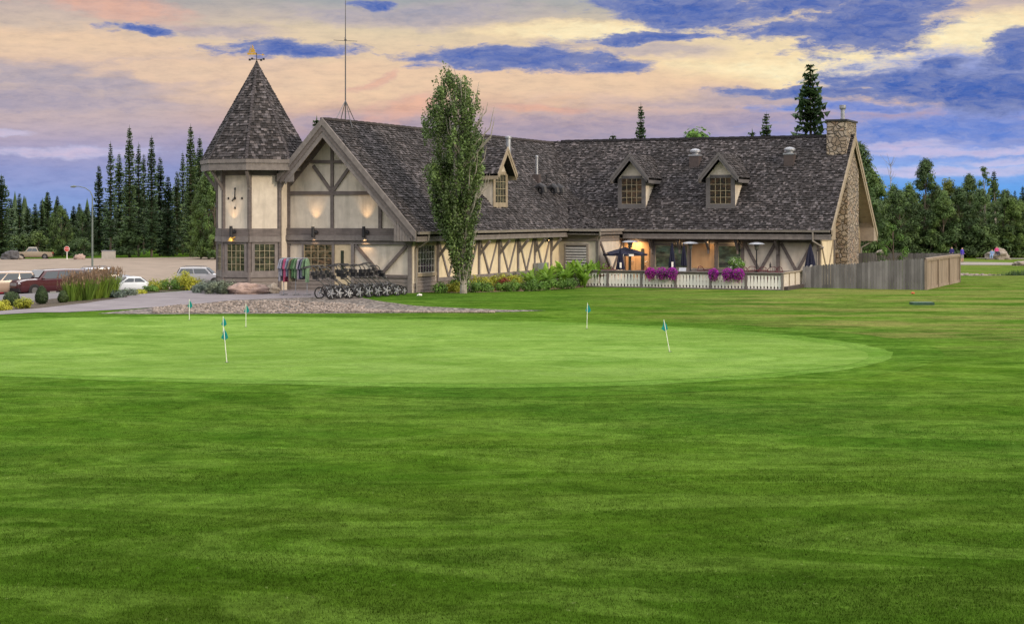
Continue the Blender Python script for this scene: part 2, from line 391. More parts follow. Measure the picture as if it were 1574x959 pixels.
    layer([(500,132,190,26,0),(900,128,190,18,0),(90,80,200,22,0),(300,110,120,16,0)], (234,200,170), (236,204,172), 1.4, 0.40, 0.20, 0.8)
    layer([(165,16,125,19,-7),(615,168,55,16,10),(575,128,30,8,20),(840,168,70,6,0),(70,5,100,9,-4)], (216,174,162), (234,178,154), 1.4, 0.44, 0.16, 0.7)
    # blue-grey cloud bodies
    layer([(1450,202,190,20,0),(1540,172,130,14,0),(1300,168,110,7,0),(1500,120,170,30,0)], (138,156,214), (88,128,212), 1.7, 0.40, 0.18, 0.85)
    layer([(1040,20,108,27,-6),(1215,14,80,13,4),(1318,44,108,40,6),(1190,52,44,12,0),(785,92,128,18,0),(440,79,95,11,-2),(230,52,50,6,-3),(560,8,34,7,0),(942,101,52,8,0),(1475,144,165,27,-3),(1555,88,55,26,18),(1440,106,34,8,0),(1250,142,120,8,0),(1380,10,60,16,0),(1000,62,90,6,0)], (132,142,186), (62,98,178), 1.9, 0.40, 0.12, 0.96)
    # bright slivers low in the sky
    layer([(25,208,40,5,0),(1480,234,190,5,0),(1430,263,150,8,0),(1555,250,80,6,0),(1370,225,80,5,0),(120,240,110,7,0)], (196,196,228), (224,204,224), 1.2, 0.42, 0.16, 0.6)
    fin = t.noise(t.mapping(q, loc=(1,9,0), sc=(2.2,9.0,1)), 1.0, 7, 0.7)
    sky = t.mix(1.0, sky, t.ramp(fin.outputs[0], [(0.25, (0.80,0.82,0.88)), (0.5, (1,1,1)), (0.75, (1.13,1.1,1.07))]), 'MULTIPLY')
    # clear air above the cloud decks
    ns = t.add('ShaderNodeTexSky', sky_type='NISHITA'); ns.sun_disc = False; ns.sun_elevation = SUN_EL
    ns.sun_rotation = atan2(SUN_DIR.x, SUN_DIR.y)
    nsk = t.mix(1.0, ns.outputs[0], (0.12,0.12,0.12), 'MULTIPLY')
    # an evening cloud deck is brighter overhead than along the horizon
    hi = t.ramp(t.math('DIVIDE', el, 1.5708), [(0.09, 0.0), (0.3, 1.0)], 'EASE')
    deck = t.mix(0.25, (2.65,2.55,2.5), nsk)
    sky = t.mix(hi, sky, deck)
    lo = t.ramp(u, [(0.0, 1.0), (0.0005, 0.0)])
    t.link(sky, bg.inputs[0]); bg.inputs[1].default_value = 1.0
    w.cycles.sampling_method = 'MANUAL'; w.cycles.sample_map_resolution = 128
    return bg
make_world()
sl = bpy.data.lights.new('sun', 'SUN'); sl.energy = 2.6; sl.angle = radians(10); sl.color = (1.0, 0.82, 0.60)
so = bpy.data.objects.new('sun', sl); COL.objects.link(so)
sd = Vector((SUN_DIR.x*cos(SUN_EL), SUN_DIR.y*cos(SUN_EL), sin(SUN_EL)))
so.rotation_euler = sd.to_track_quat('Z', 'Y').to_euler()
cd = bpy.data.cameras.new('camera'); cam = bpy.data.objects.new('camera', cd); COL.objects.link(cam); SC.camera = cam
cam.location = CAM; cam.rotation_euler = (pi/2, 0, atan2(-FW.x, FW.y))
cd.sensor_width = 36; cd.lens = F/1574*36; cd.shift_y = -(479.5-VY)/1574; cd.clip_end = 5000; cd.clip_start = 0.5
SC.cycles.denoising_prefilter = 'NONE'; SC.view_settings.view_transform = 'Standard'; SC.view_settings.look = 'None'; SC.view_settings.exposure = 0.0; SC.view_settings.gamma = 1.0
# ------------------------------------------------------------------ ground
def grass_mat(name, a, b, c, stripe=0.25, fine=260.0, dry=None, con=0.3, near=0.0, grain=1.0):
    m, t, bs, out = new_mat(name)
    tc = t.add('ShaderNodeTexCoord'); v = t.mapping(tc.outputs['Object'], rot=(0,0,-TH))
    big = t.noise(v, 0.10, 4, 0.6)
    st = t.noise(t.mapping(v, sc=(0.42,0.46,1), rot=(0,0,0.12)), 1.0, 5, 0.62, 0.6)
    st2 = t.noise(t.mapping(v, sc=(1.2,1.3,1), rot=(0,0,-0.1)), 1.0, 5, 0.7, 0.5)
    fn = t.noise(t.mapping(v, sc=(1,0.8,1)), fine/60, 8, 0.78)
    fz = t.noise(v, fine/9, 5, 0.8)
    sw = t.noise(t.mapping(v, sc=(0.9,1.0,1), rot=(0,0,0.3)), 1.0, 8, 0.72, 1.2)
    k = t.math('ADD', t.math('MULTIPLY', st.outputs[0], 0.6), t.math('MULTIPLY', st2.outputs[0], 0.4))
    c1 = t.mix(t.ramp(k, [(0.5-stripe, 0.0), (0.5+stripe, 1.0)]), a, b)
    c1 = t.mix(t.ramp(big.outputs[0], [(0.4, 0.0), (0.66, 0.75)]), c1, c)
    if near:      # painted foreground shade: the grass colour darkens towards the camera
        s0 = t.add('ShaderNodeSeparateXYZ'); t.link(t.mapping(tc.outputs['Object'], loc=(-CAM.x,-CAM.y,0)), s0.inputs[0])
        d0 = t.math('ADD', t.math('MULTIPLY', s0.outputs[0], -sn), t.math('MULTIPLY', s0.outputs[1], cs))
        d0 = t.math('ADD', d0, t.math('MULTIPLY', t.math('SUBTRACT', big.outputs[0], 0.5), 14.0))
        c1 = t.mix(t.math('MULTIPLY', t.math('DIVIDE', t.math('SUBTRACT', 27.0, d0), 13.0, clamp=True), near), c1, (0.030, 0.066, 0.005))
    if dry:
        dn = t.noise(t.mapping(v, sc=(0.16,0.5,1)), 1.0, 6, 0.7)
        pos = t.add('ShaderNodeNewGeometry'); sx = t.add('ShaderNodeSeparateXYZ'); t.link(t.mapping(tc.outputs['Object'], loc=(-CAM.x,-CAM.y,0)), sx.inputs[0])
        lat = t.math('ADD', t.math('MULTIPLY', sx.outputs[0], cs), t.math('MULTIPLY', sx.outputs[1], sn))
        dep = t.math('ADD', t.math('MULTIPLY', sx.outputs[0], -sn), t.math('MULTIPLY', sx.outputs[1], cs))
        msk = t.math('MULTIPLY', t.math('DIVIDE', t.math('SUBTRACT', lat, 1.0), 9.0, clamp=True), t.math('DIVIDE', t.math('SUBTRACT', dep, 40.0), 8.0, clamp=True))
        c1 = t.mix(t.math('MULTIPLY', t.ramp(dn.outputs[0], [(0.42, 0.0), (0.60, 0.75)]), t.math('MAXIMUM', msk, 0.10)), c1, dry)
    g = t.mix(0.4, t.ramp(fn.outputs[0], [(0.3, 0.45), (0.5, 1.0), (0.72, 1.65)]), t.ramp(fz.outputs[0], [(0.3, 0.35), (0.5, 1.0), (0.7, 1.7)]))
    arc = t.noise(t.mapping(v, sc=(0.16,0.42,1), rot=(0,0,-0.16)), 1.0, 5, 0.6, 2.2)
    c1 = t.mix(t.math('MULTIPLY', t.ramp(arc.outputs[0], [(0.50, 0.0), (0.57, 1.0), (0.60, 1.0), (0.68, 0.1)]), con*1.15), c1, (b[0]*1.6, b[1]*1.42, b[2]*2.2))
    fl = t.noise(t.mapping(v, sc=(1,0.5,1)), 16.0, 2, 0.5); c1 = t.mix(t.math('MULTIPLY', t.ramp(fl.outputs[0], [(0.70, 0.0), (0.76, 1.0)]), con*1.2), c1, (0.22,0.27,0.10))
    c1 = t.mix(1.0, c1, t.ramp(sw.outputs[0], [(0.32, 1-con), (0.5, 1.0), (0.68, 1+con)]), 'MULTIPLY')
    if grain < 1: g = t.mix(grain, (1.0,1.0,1.0), g)
    c1 = t.mix(1.0, c1, g, 'MULTIPLY')
    t.link(c1, bs.inputs['Base Color']); bs.inputs['Roughness'].default_value = 0.9; bs.inputs['Specular IOR Level'].default_value = 0.0
    hb = t.math('ADD', t.math('MULTIPLY', fz.outputs[0], 0.5), fn.outputs[0])
    bp = t.add('ShaderNodeBump'); bp.inputs['Strength'].default_value = 0.8; bp.inputs['Distance'].default_value = 0.03
    t.link(hb, bp.inputs['Height']); t.link(bp.outputs[0], bs.inputs['Normal'])
    return m
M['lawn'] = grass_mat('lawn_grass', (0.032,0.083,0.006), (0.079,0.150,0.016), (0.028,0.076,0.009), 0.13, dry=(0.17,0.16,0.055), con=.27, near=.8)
M['fringe'] = grass_mat('fringe_grass', (0.034,0.090,0.008), (0.082,0.155,0.018), (0.032,0.082,0.010), 0.13, con=.27)
M['fringe2'] = grass_mat('fringe_grass_short', (0.056,0.125,0.012), (0.108,0.195,0.024), (0.055,0.125,0.012), 0.15, con=.25)
M['fringe3'] = grass_mat('fringe_grass_shorter', (0.074,0.155,0.018), (0.135,0.232,0.036), (0.075,0.16,0.018), 0.15, con=.2)
M['green'] = grass_mat('green_grass', (0.084,0.172,0.024), (0.188,0.296,0.066), (0.100,0.180,0.030), 0.14, 320, con=.10, grain=.55)
M['farlawn'] = grass_mat('far_grass', (0.07,0.15,0.025), (0.12,0.20,0.045), (0.10,0.15,0.04), 0.2, 60)
def terrain():
    ls = sorted(set([-900,-600,-400,-250,-180,-140,-115,-95]+[x*2.0 for x in range(-44,-15)]+[x*1.0 for x in range(-30,31)]+[x*2.0 for x in range(16,44)]+[95,115,140,180,250,400,600,900]))
    ds = [-300,-120,-60,-30,-10,0,6]+[10+i*1.0 for i in range(105)]+[116+i*4 for i in range(45)]+[300,330,380,450,600,900,1400,2500]
    ls = [l for l in ls]
    vs = [tuple(W(l, D, gz_ld(l, D))) for D in ds for l in ls]; n = len(ls)
    fs = [(j*n+i, j*n+i+1, (j+1)*n+i+1, (j+1)*n+i) for j in range(len(ds)-1) for i in range(n-1)]
    m = MB(); m.v = vs; m.f = fs; m.c = [1.0]*len(fs)
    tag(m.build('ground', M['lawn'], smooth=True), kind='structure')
terrain()
def clip(poly, a, c, keep):
    out = []
    for i in range(len(poly)):
        p, q = poly[i], poly[(i+1) % len(poly)]
        dp, dq = (p[a]-c)*keep, (q[a]-c)*keep
        if dp >= 0: out.append(p)
        if dp*dq < 0:
            t = dp/(dp-dq); out.append((p[0]+(q[0]-p[0])*t, p[1]+(q[1]-p[1])*t))
    return out
def smooth_poly(pts, it=2):
    for _ in range(it):
        o = []
        for i in range(len(pts)):
            a, b = pts[i], pts[(i+1) % len(pts)]
            o += [(a[0]*.75+b[0]*.25, a[1]*.75+b[1]*.25), (a[0]*.25+b[0]*.75, a[1]*.25+b[1]*.75)]
        pts = o
    return pts
def tri_clip_poly(poly, step_l, step_d):
    """cut a (l, D) outline into strips and cells (outline monotone enough for strips)"""
    D0, D1 = min(p[1] for p in poly), max(p[1] for p in poly); out = []
    k = floor(D0/step_d)
    while k*step_d < D1:
        s = clip(clip(poly, 1, k*step_d, 1), 1, (k+1)*step_d, -1); k += 1
        if len(s) < 3: continue
        l0, l1 = min(p[0] for p in s), max(p[0] for p in s); j = floor(l0/step_l)
        while j*step_l < l1:
            c = clip(clip(s, 0, j*step_l, 1), 0, (j+1)*step_l, -1); j += 1
            if len(c) >= 3: out.append(c)
    return out
def sheet(name, poly, mat, dz, step=(2.0, 1.0), kind='structure', label=None):
    m = MB()
    for c in tri_clip_poly(poly, *step):
        m.face([W(l, D, gz_ld(l, D)+dz) for l, D in c])
    o = m.build(name, mat, smooth=True); tag(o, label, kind=kind); return o
def pl(pts):
    o = []
    for x, y in pts:
        g = G(x, y); o.append(LD(g.x, g.y))
    return o
def dense(pts, n=3):
    pts = smooth_poly(pts, n); out = []
    for i in range(len(pts)):
        a, b = pts[i], pts[(i+1) % len(pts)]; k = max(1, int(math.hypot(b[0]-a[0], b[1]-a[1])/0.35))
        for j in range(k):
            l, D = a[0]+(b[0]-a[0])*j/k, a[1]+(b[1]-a[1])*j/k
            out.append((l+0.10*noise.noise(Vector((l*1.3, D*1.3, 1)))+.05*noise.noise(Vector((l*5, D*5, 2))), D+0.16*noise.noise(Vector((l*1.3, D*1.3, 7)))+.08*noise.noise(Vector((l*5, D*5, 4)))))
    return out
gpts = pl([(-160,530),(-60,500),(60,489),(250,486),(500,488),(760,493),(980,500),(1180,512),(1320,528),(1385,545),(1330,566),(1180,583),(960,595),(720,598),(450,592),(200,586),(0,580),(-200,570)])
fpts = pl([(-300,520),(-60,490),(60,485.5),(250,483.5),(500,484),(760,488),(1000,494),(1220,504),(1380,520),(1470,541),(1400,572),(1230,594),(980,610),(720,614),(450,607),(200,600),(0,595),(-300,588)])
def between(k): return [(a[0]+(b[0]-a[0])*k, a[1]+(b[1]-a[1])*k) for a, b in zip(gpts, fpts)]
sheet('green_fringe', dense(between(1.0)), M['fringe'], 0.004, (1.0, 1.0))
M['collar'] = grass_mat('collar_grass', (0.072,0.155,0.020), (0.135,0.235,0.042), (0.075,0.155,0.022), 0.12, con=.15)
sheet('green_collar', dense(between(0.03)), M['collar'], 0.008, (1.0, 1.0))
sheet('putting_green', dense(between(-0.42)), M['green'], 0.012, (1.0, 1.0))
M['path'] = mk('path_pavers', (0.22,0.20,0.215), (0.15,0.135,0.15), 0.9, 0.8, 0.5, 12)
M['asphalt'] = mk('lot_asphalt', (0.16,0.15,0.16), (0.12,0.112,0.12), 0.9, 0.4, 0.4, 10)
M['tanlot'] = mk('tan_gravel', (0.27,0.215,0.17), (0.175,0.14,0.11), 0.95, 0.35, 0.4, 3, stretch=(1,1,1))
M['mulch'] = mk('bark_mulch', (0.30,0.21,0.14), (0.16,0.11,0.07), 0.95, 6, 0.9, 30, bdist=0.04)
M['soil'] = mk('bed_soil', (0.09,0.07,0.05), (0.06,0.05,0.035), 0.95, 5, 0.9, 30, bdist=0.04)
M['roadside'] = mk('road_surface', (0.25,0.225,0.20), (0.20,0.18,0.16), 0.95, 0.3, 0.3, 6)
def cobbles():
    m, t, b, out = new_mat('river_cobbles')
    tc = t.add('ShaderNodeTexCoord')
    c = t.add('ShaderNodeTexVoronoi', feature='F1'); c.inputs['Scale'].default_value = 7; t.link(tc.outputs['Object'], c.inputs['Vector'])
    sh = t.add('ShaderNodeSeparateColor'); t.link(c.outputs['Color'], sh.inputs[0])
    cc = t.ramp(sh.outputs[0], [(0, (0.09,0.075,0.07)), (0.35, (0.20,0.165,0.14)), (0.6, (0.25,0.21,0.18)), (0.85, (0.36,0.32,0.29)), (1, (0.16,0.125,0.10))])
    e = t.ramp(c.outputs['Distance'], [(0.35, 1.0), (0.62, 0.25)]); cc = t.mix(1.0, cc, e, 'MULTIPLY')
    t.link(cc, b.inputs['Base Color']); b.inputs['Roughness'].default_value = 0.85
    bp = t.add('ShaderNodeBump'); bp.inputs['Strength'].default_value = 1; bp.inputs['Distance'].default_value = 0.08; bp.invert = True
    t.link(c.outputs['Distance'], bp.inputs['Height']); t.link(bp.outputs[0], b.inputs['Normal']); return m
M['cobble'] = cobbles()
sheet('cobble_strip', pl([(150,482.5),(190,478),(230,474),(310,466),(400,459),(480,453),(540,455),(580,463),(640,471),(700,474),(770,476.5),(840,478),(790,479.5),(640,481),(450,482.5),(250,483)]), M['cobble'], 0.010, (1.0, 1.0))
sheet('paved_path', pl([(-120,486),(-120,483),(0,477),(100,470),(170,461),(215,452.5),(300,446.5),(400,444.5),(520,446),(520,452),(500,457),(440,459),(360,462),(300,468),(200,476),(100,481),(0,484)]), M['path'], 0.016, (1.0, 1.0))
# parking lot and what lies beyond, given by bearing and distance
def bd(pts): return [((x-PX)/F*D, D) for x, D in pts]
sheet('parking_lot', bd([(-300,66),(30,68),(100,71),(190,84),(330,92),(420,108),(420,111.8),(260,127.8),(190,149.8),(60,165.8),(-300,168)]), M['asphalt'], 0.01, (4.0, 2.0))
sheet('gravel_lot', bd([(-500,168),(60,166),(190,150),(260,128),(420,112),(520,112),(520,252),(290,249),(150,243),(-500,226)]), M['tanlot'], 0.03, (8.0, 4.0))
sheet('gravel_road', bd([(1430,172),(1700,169),(1700,178),(1560,182),(1430,187)]), M['roadside'], 0.03, (4.0, 2.0))
sheet('side_track', bd([(1500,200),(1700,192),(1700,196),(1500,203)]), M['roadside'], 0.03, (4.0, 2.0))
sheet('mulch_bed', [LD(x, y) for x, y in [(0.1,0.6),(1.7,1.0),(2.4,3.5),(2.3,7),(2.1,11),(2.6,14.8),(2.6,17.2),(0.1,17.2)]], M['mulch'], 0.012, (1.0, 1.0))
sheet('shrub_bed', pl([(-40,481),(60,474.5),(130,467),(180,459),(222,451.5),(300,445.5),(335,445.2),(335,444.2),(280,444.2),(200,447),(100,458),(30,466),(-40,470)]), M['soil'], 0.02, (1.0, 1.0))
# ------------------------------------------------------------------ clubhouse
club = empty('clubhouse', (0,0,0), label='long half-timbered clubhouse with dark shingle roof, pointed octagonal tower and stone chimney', cat='clubhouse')
RX, RZ, EX, EZ = -4.08, 7.85, 0.69, 2.73          # left wing ridge and right eave
KL = (RZ-EZ)/(EX-RX)
RY, RZ2, EY, EZ2, BY = 26.2, 7.92, 20.4, 2.66, 32.3   # right wing ridge, front eave, back eave
KR = (RZ2-EZ2)/(RY-EY)
XW, XE = 13.4, 14.22                                 # end wall and its overhang
def shingles(mb, O, U, V, Lv, ur, ex=0.15, wmin=0.07, wmax=0.19, seed=1):
    """laid rows of tabs on the plane O + u U + v V, ur(v) gives the run of each row"""
    r = random.Random(seed); U = Vector(U).normalized(); V = Vector(V).normalized(); N = U.cross(V).normalized(); O = Vector(O)
    if N.z < 0: N = -N
    v = 0.0
    while v < Lv-0.02:
        v1 = min(v+ex+0.035, Lv+0.02); u0, u1 = ur(v+ex*0.5); u = u0-r.random()*0.2
        rowc = r.uniform(0.88, 1.1)
        while u < u1:
            w = r.uniform(wmin, wmax); a, b = max(u, u0), min(u+w-0.008, u1); u += w
            if b-a < 0.02: continue
            th = r.choice((0.018, 0.026, 0.04, 0.055, 0.065)); q = r.random()
            c = (0.022+0.022*r.random()) if q < 0.52 else (0.050+0.035*r.random() if q < 0.84 else 0.098+0.060*r.random())
            tint = r.random(); c = (c*rowc*(1.0+0.06*tint), c*rowc*0.965, c*rowc*(1.03-0.06*tint))
            dv = r.uniform(-0.012, 0.012)
            p = [O+U*a+V*(v+dv)+N*th, O+U*b+V*(v+dv)+N*th, O+U*b+V*v1+N*0.004, O+U*a+V*v1+N*0.004]
            f = [O+U*a+V*(v+dv), O+U*b+V*(v+dv)]
            mb.face(p, c); mb.face([f[0], f[1], p[1], p[0]], (0.012,0.011,0.012))  # tab fronts painted near-black to deepen the shadow between rows
            mb.face([p[0], p[3], f[0]], c); mb.face([p[1], f[1], p[2]], c)
        v += ex
DK = 0.03
def roofs():
    # left wing, both slopes
    m = MB()
    Lr = sqrt((EX-RX)**2+(RZ-EZ)**2); y0, y1 = -0.95, 30.2
    Vr = Vector((RX-EX, 0, RZ-EZ)).normalized(); Vl = Vector((1, 0, KL)).normalized()
    m.prism([(RX,y0,RZ),(EX,y0,EZ),(EX,y0,EZ-0.2),(RX,y0,RZ-0.25),(-6.45,y0,RZ-KL*2.37-0.25),(-6.45,y0,RZ-KL*2.37)], (0,y1-y0,0), DK)
    shingles(m, (EX,y0,EZ), (0,1,0), Vr, Lr, lambda v: (0, 26.5), seed=3)
    shingles(m, (-6.45,y0,RZ-KL*2.37), (0,1,0), Vl, 2.37*sqrt(1+KL*KL), lambda v: (0, 31), seed=4)
    for i in range(90): m.box(RX-0.14, RX+0.14, y0+i*0.3, y0+i*0.3+0.285, RZ-0.06, RZ+0.045+0.015*(i % 2), (0.06,0.055,0.055))
    m.build('roof', M['roof'], club)
    # right wing
    m = MB(); x0 = -4.2
    Lr = sqrt((RY-EY)**2+(RZ2-EZ2)**2); V = Vector((0, RY-EY, RZ2-EZ2)).normalized()
    eb = RZ2-KR*(BY-RY)
    m.prism([(XE,RY,RZ2),(XE,EY,EZ2),(XE,EY,EZ2-0.2),(XE,RY,RZ2-0.25),(XE,BY,eb-0.25),(XE,BY,eb)], (x0-XE,0,0), DK)
    s0 = 1.8
    def ur(v):
        # start at the valley so no tab shows below the left wing
        return (max(0.0, 2.0-v*0.9) if v < 2.5 else 0.0, XE-x0)
    shingles(m, (x0,EY,EZ2), (1,0,0), V, Lr, lambda v: (0 if v > 1.0 else 6.2, XE-x0), seed=5)
    for i in range(59): m.box(x0+0.7+i*0.3, min(x0+0.7+i*0.3+0.285, XE+.02), RY-0.14, RY+0.14, RZ2-0.05, RZ2+0.07+0.012*(i % 2), (0.03,0.03,0.035))
    m.build('roof', M['roof'], club)
    # low hip that fills the inner corner
    m = MB(); hx, hy = 2.55, 16.75; ze = 2.69; A = Vector((-0.82,20.6,4.36))
    a, b, c = Vector((EX,hy,ze)), Vector((hx,hy,ze)), A
    c2, b2 = Vector((-0.82,22.6,4.36)), Vector((hx,22.6,ze))
    m.face([a,b,c], DK); m.face([b,b2,c2,c], DK); m.face([a,b,b-Vector((0,0,.2)),a-Vector((0,0,.2))], DK)
    Vf = Vector((0, A.y-hy, A.z-ze)); L = Vf.length
    shingles(m, a, (1,0,0), Vf, L, lambda v: ((A.x-EX)*v/L, (hx-EX)+(A.x-hx)*v/L), seed=6)
    Vs = Vector((A.x-hx, 0, A.z-ze)); L2 = Vs.length
    shingles(m, b, (0,1,0), Vs, L2, lambda v: ((A.y-hy)*v/L2, 5.4), seed=7)
    m.build('roof', M['roof'], club)
roofs()
def band(mb, plane, c, a0, a1, z0, z1, d0, d1):
    """box on a wall: plane 'Y' faces -Y at y=c, plane 'X' faces +X at x=c; sticks out from d0 to d1"""
    if plane == 'Y': mb.box(a0, a1, c-d1, c-d0, z0, z1)
    else: mb.box(c+d0, c+d1, a0, a1, z0, z1)
def pt(plane, c, a, z, d=0.0): return Vector((a, c-d, z)) if plane == 'Y' else Vector((c+d, a, z))
def wm(plane, c, px, py):
    q = P(px, py, Y=c) if plane == 'Y' else P(px, py, X=c)
    return (q.x if plane == 'Y' else q.y), q.z
TN = [0]
def timber(plane, c, a0, z0, a1, z1, w=0.16, d=0.06, mat='timber', name='timber_beam'):
    TN[0] = (TN[0]+1) % 7; d = d+0.0035*TN[0]; m = MB(); p, q = pt(plane, c, a0, z0, d/2), pt(plane, c, a1, z1, d/2)
    up = Vector((0,-1,0)) if plane == 'Y' else Vector((1,0,0))
    m.beam(p, q, w, d, up); return m.build(name, M[mat], club)
def siding(plane, c, a0, a1, z0, z1, step=0.17, mat='siding', name='siding'):
    m = MB(); z = z0
    while z < z1-0.02:
        zt = min(z+step, z1)
        q = [pt(plane,c,a0,z,0), pt(plane,c,a1,z,0), pt(plane,c,a1,z,0.045), pt(plane,c,a0,z,0.045), pt(plane,c,a0,zt,0), pt(plane,c,a1,zt,0), pt(plane,c,a1,zt,0.018), pt(plane,c,a0,zt,0.018)]
        m.hexa(q); z = zt
    return m.build(name, M[mat], club)
def window(plane, c, a0, a1, z0, z1, nc, nr, pane='pane_shop', mun='muntin', frame='trim', fw=0.10, parent=None, T=None, fd=0.07):
    """frame with sill as a part, pane and muntins as its sub-parts"""
    T = T or (lambda v: v); par = parent or club
    f = MB()
    def bx(m, aa, ab, za, zb, d0, d1):
        m.hexa([T(pt(plane,c,aa,za,d0)), T(pt(plane,c,ab,za,d0)), T(pt(plane,c,ab,za,d1)), T(pt(plane,c,aa,za,d1)), T(pt(plane,c,aa,zb,d0)), T(pt(plane,c,ab,zb,d0)), T(pt(plane,c,ab,zb,d1)), T(pt(plane,c,aa,zb,d1))])
    bx(f, a0-fw, a0, z0, z1, 0, fd); bx(f, a1, a1+fw, z0, z1, 0, fd); bx(f, a0-fw, a1+fw, z1, z1+fw, 0, fd)
    bx(f, a0-fw, a1+fw, z0-fw*1.3, z0, 0, fd+0.04)
    fo = f.build('window', M[frame], par)
    g = MB(); g.face([T(pt(plane,c,a0,z0,0.012)), T(pt(plane,c,a1,z0,0.012)), T(pt(plane,c,a1,z1,0.012)), T(pt(plane,c,a0,z1,0.012))]); g.build('pane', M[pane], fo)
    k = MB(); mw = 0.018
    for i in range(1, nc): a = a0+(a1-a0)*i/nc; bx(k, a-mw/2, a+mw/2, z0, z1, 0.02, 0.042)
    for i in range(1, nr): z = z0+(z1-z0)*i/nr; bx(k, a0, a1, z-mw/2, z+mw/2, 0.018, 0.046)
    bx(k, a0, a0+.02, z0, z1, 0.016, 0.05); bx(k, a1-.02, a1, z0, z1, 0.016, 0.05); bx(k, a0, a1, z1-.02, z1, 0.014, 0.052); bx(k, a0, a1, z0, z0+.02, 0.014, 0.052)
    k.build('muntin_grid', M[mun], fo)
    return fo
def px_timber(plane, c, x0, y0, x1, y1, w=0.16, d=0.06, mat='timber'):
    a0, z0 = wm(plane, c, x0, y0); a1, z1 = wm(plane, c, x1, y1); return timber(plane, c, a0, z0, a1, z1, w, d, mat)
# walls ----------------------------------------------------------
m = MB(); wl = -6.52
m.prism([(wl,0,-1),(0,0,-1),(0,0,EZ-0.2+KL*0.69-0.1),(RX,0,RZ-0.27),(wl,0,RZ-KL*(RX-wl)-0.27)], (0,30,0)); m.build('wall', M['stucco'], club)
m = MB(); m.box(0.012, 2.30, 17.2, 24, -1.2, 2.5); m.build('wall', M['stucco'], club)
m = MB(); m.box(0.3, XW, 21.3, 31.3, -1.6, 2.9)
m.prism([(XW-0.001,21.3,2.9),(XW-0.001,31.3,2.9),(XW-0.001,RY,RZ2-0.27)], (-3,0,0)); m.build('wall', M['stucco_lit'], club)
m = MB(); m.box(2.32, XW-0.01, 21.28, 21.4, -0.6, 2.6); m.build('wall', M['stucco'], club)
# gable front timbers (read off the facade, in metres on the wall)
tb = [(511,226,511,351,.16),(478,249,534,249,.15),(446,297,580,297,.17),(482,255,509,293,.15),(539,256,513,293,.15),(585,314,585,351,.16),(444,270,444,450,.17)]
for x0,y0,x1,y1,w in tb: px_timber('Y', 0, x0,y0,x1,y1, w)
timber('Y', 0, RX+0.02, RZ-0.44, -6.4, RZ-0.44-KL*2.32, 0.24, 0.05)
timber('Y', 0, RX-0.02, RZ-0.44, -0.05, RZ-0.44-KL*4.03, 0.24, 0.05)
m = MB(); m.box(-6.5, -0.45, -0.14, 0, 2.56, 2.88); m.build('timber_beam', M['timber'], club)
m = MB(); m.box(-6.5, -0.30, -0.20, 0, 2.32, 2.556); m.build('timber_beam', M['trim'], club)
m = MB(); m.box(-6.5, 0.03, -0.10, 0, 2.15, 2.317); m.build('timber_beam', M['trim'], club)
a0,_ = wm('Y',0,468,376); a1,_ = wm('Y',0,511,376)
window('Y', 0, a0, a1, 0.89, 2.12, 4, 4, 'pane_shop')
siding('Y', 0, -6.35, -4.1, -0.05, 0.72)
# door
def door(c, a0, a1, z0, z1, mat, slits, plane='Y'):
    m = MB(); band(m, plane, c, a0, a1, z0, z1, 0.0, 0.05); d = m.build('door', M[mat], club)
    for s0, s1, t0, t1 in slits:
        g = MB(); band(g, plane, c, s0, s1, t0, t1, 0.052, 0.06); g.build('pane', M['pane_dark'], d)
    k = MB(); k.tube([pt(plane,c,a1-0.1,z0+1.0,0.05), pt(plane,c,a1-0.1,z0+1.0,0.11), pt(plane,c,a1-0.22,z0+1.0,0.11)], 0.018, 6); k.build('handle', M['galv'], d)
    return d
door(0, -3.98, -3.12, 0.02, 2.14, 'doorcream', [(-3.66,-3.50,0.55,1.86)])
for x in (-4.04, -3.03): timber('Y', 0, x, -0.05, x, 2.15, 0.11 if x < -3.5 else 0.17, 0.08, 'trim')
timber('Y', 0, -2.9, 2.12, -1.60, 0.80, 0.15); timber('Y', 0, -0.26, 2.12, -1.56, 0.80, 0.15)
timber('Y', 0, -2.95, 0.72, -0.18, 0.72, 0.14, 0.075)
siding('Y', 0, -2.94, -0.18, -0.05, 0.65)
timber('Y', 0, -0.10, -0.3, -0.10, 2.15, 0.19, 0.09, 'trim')
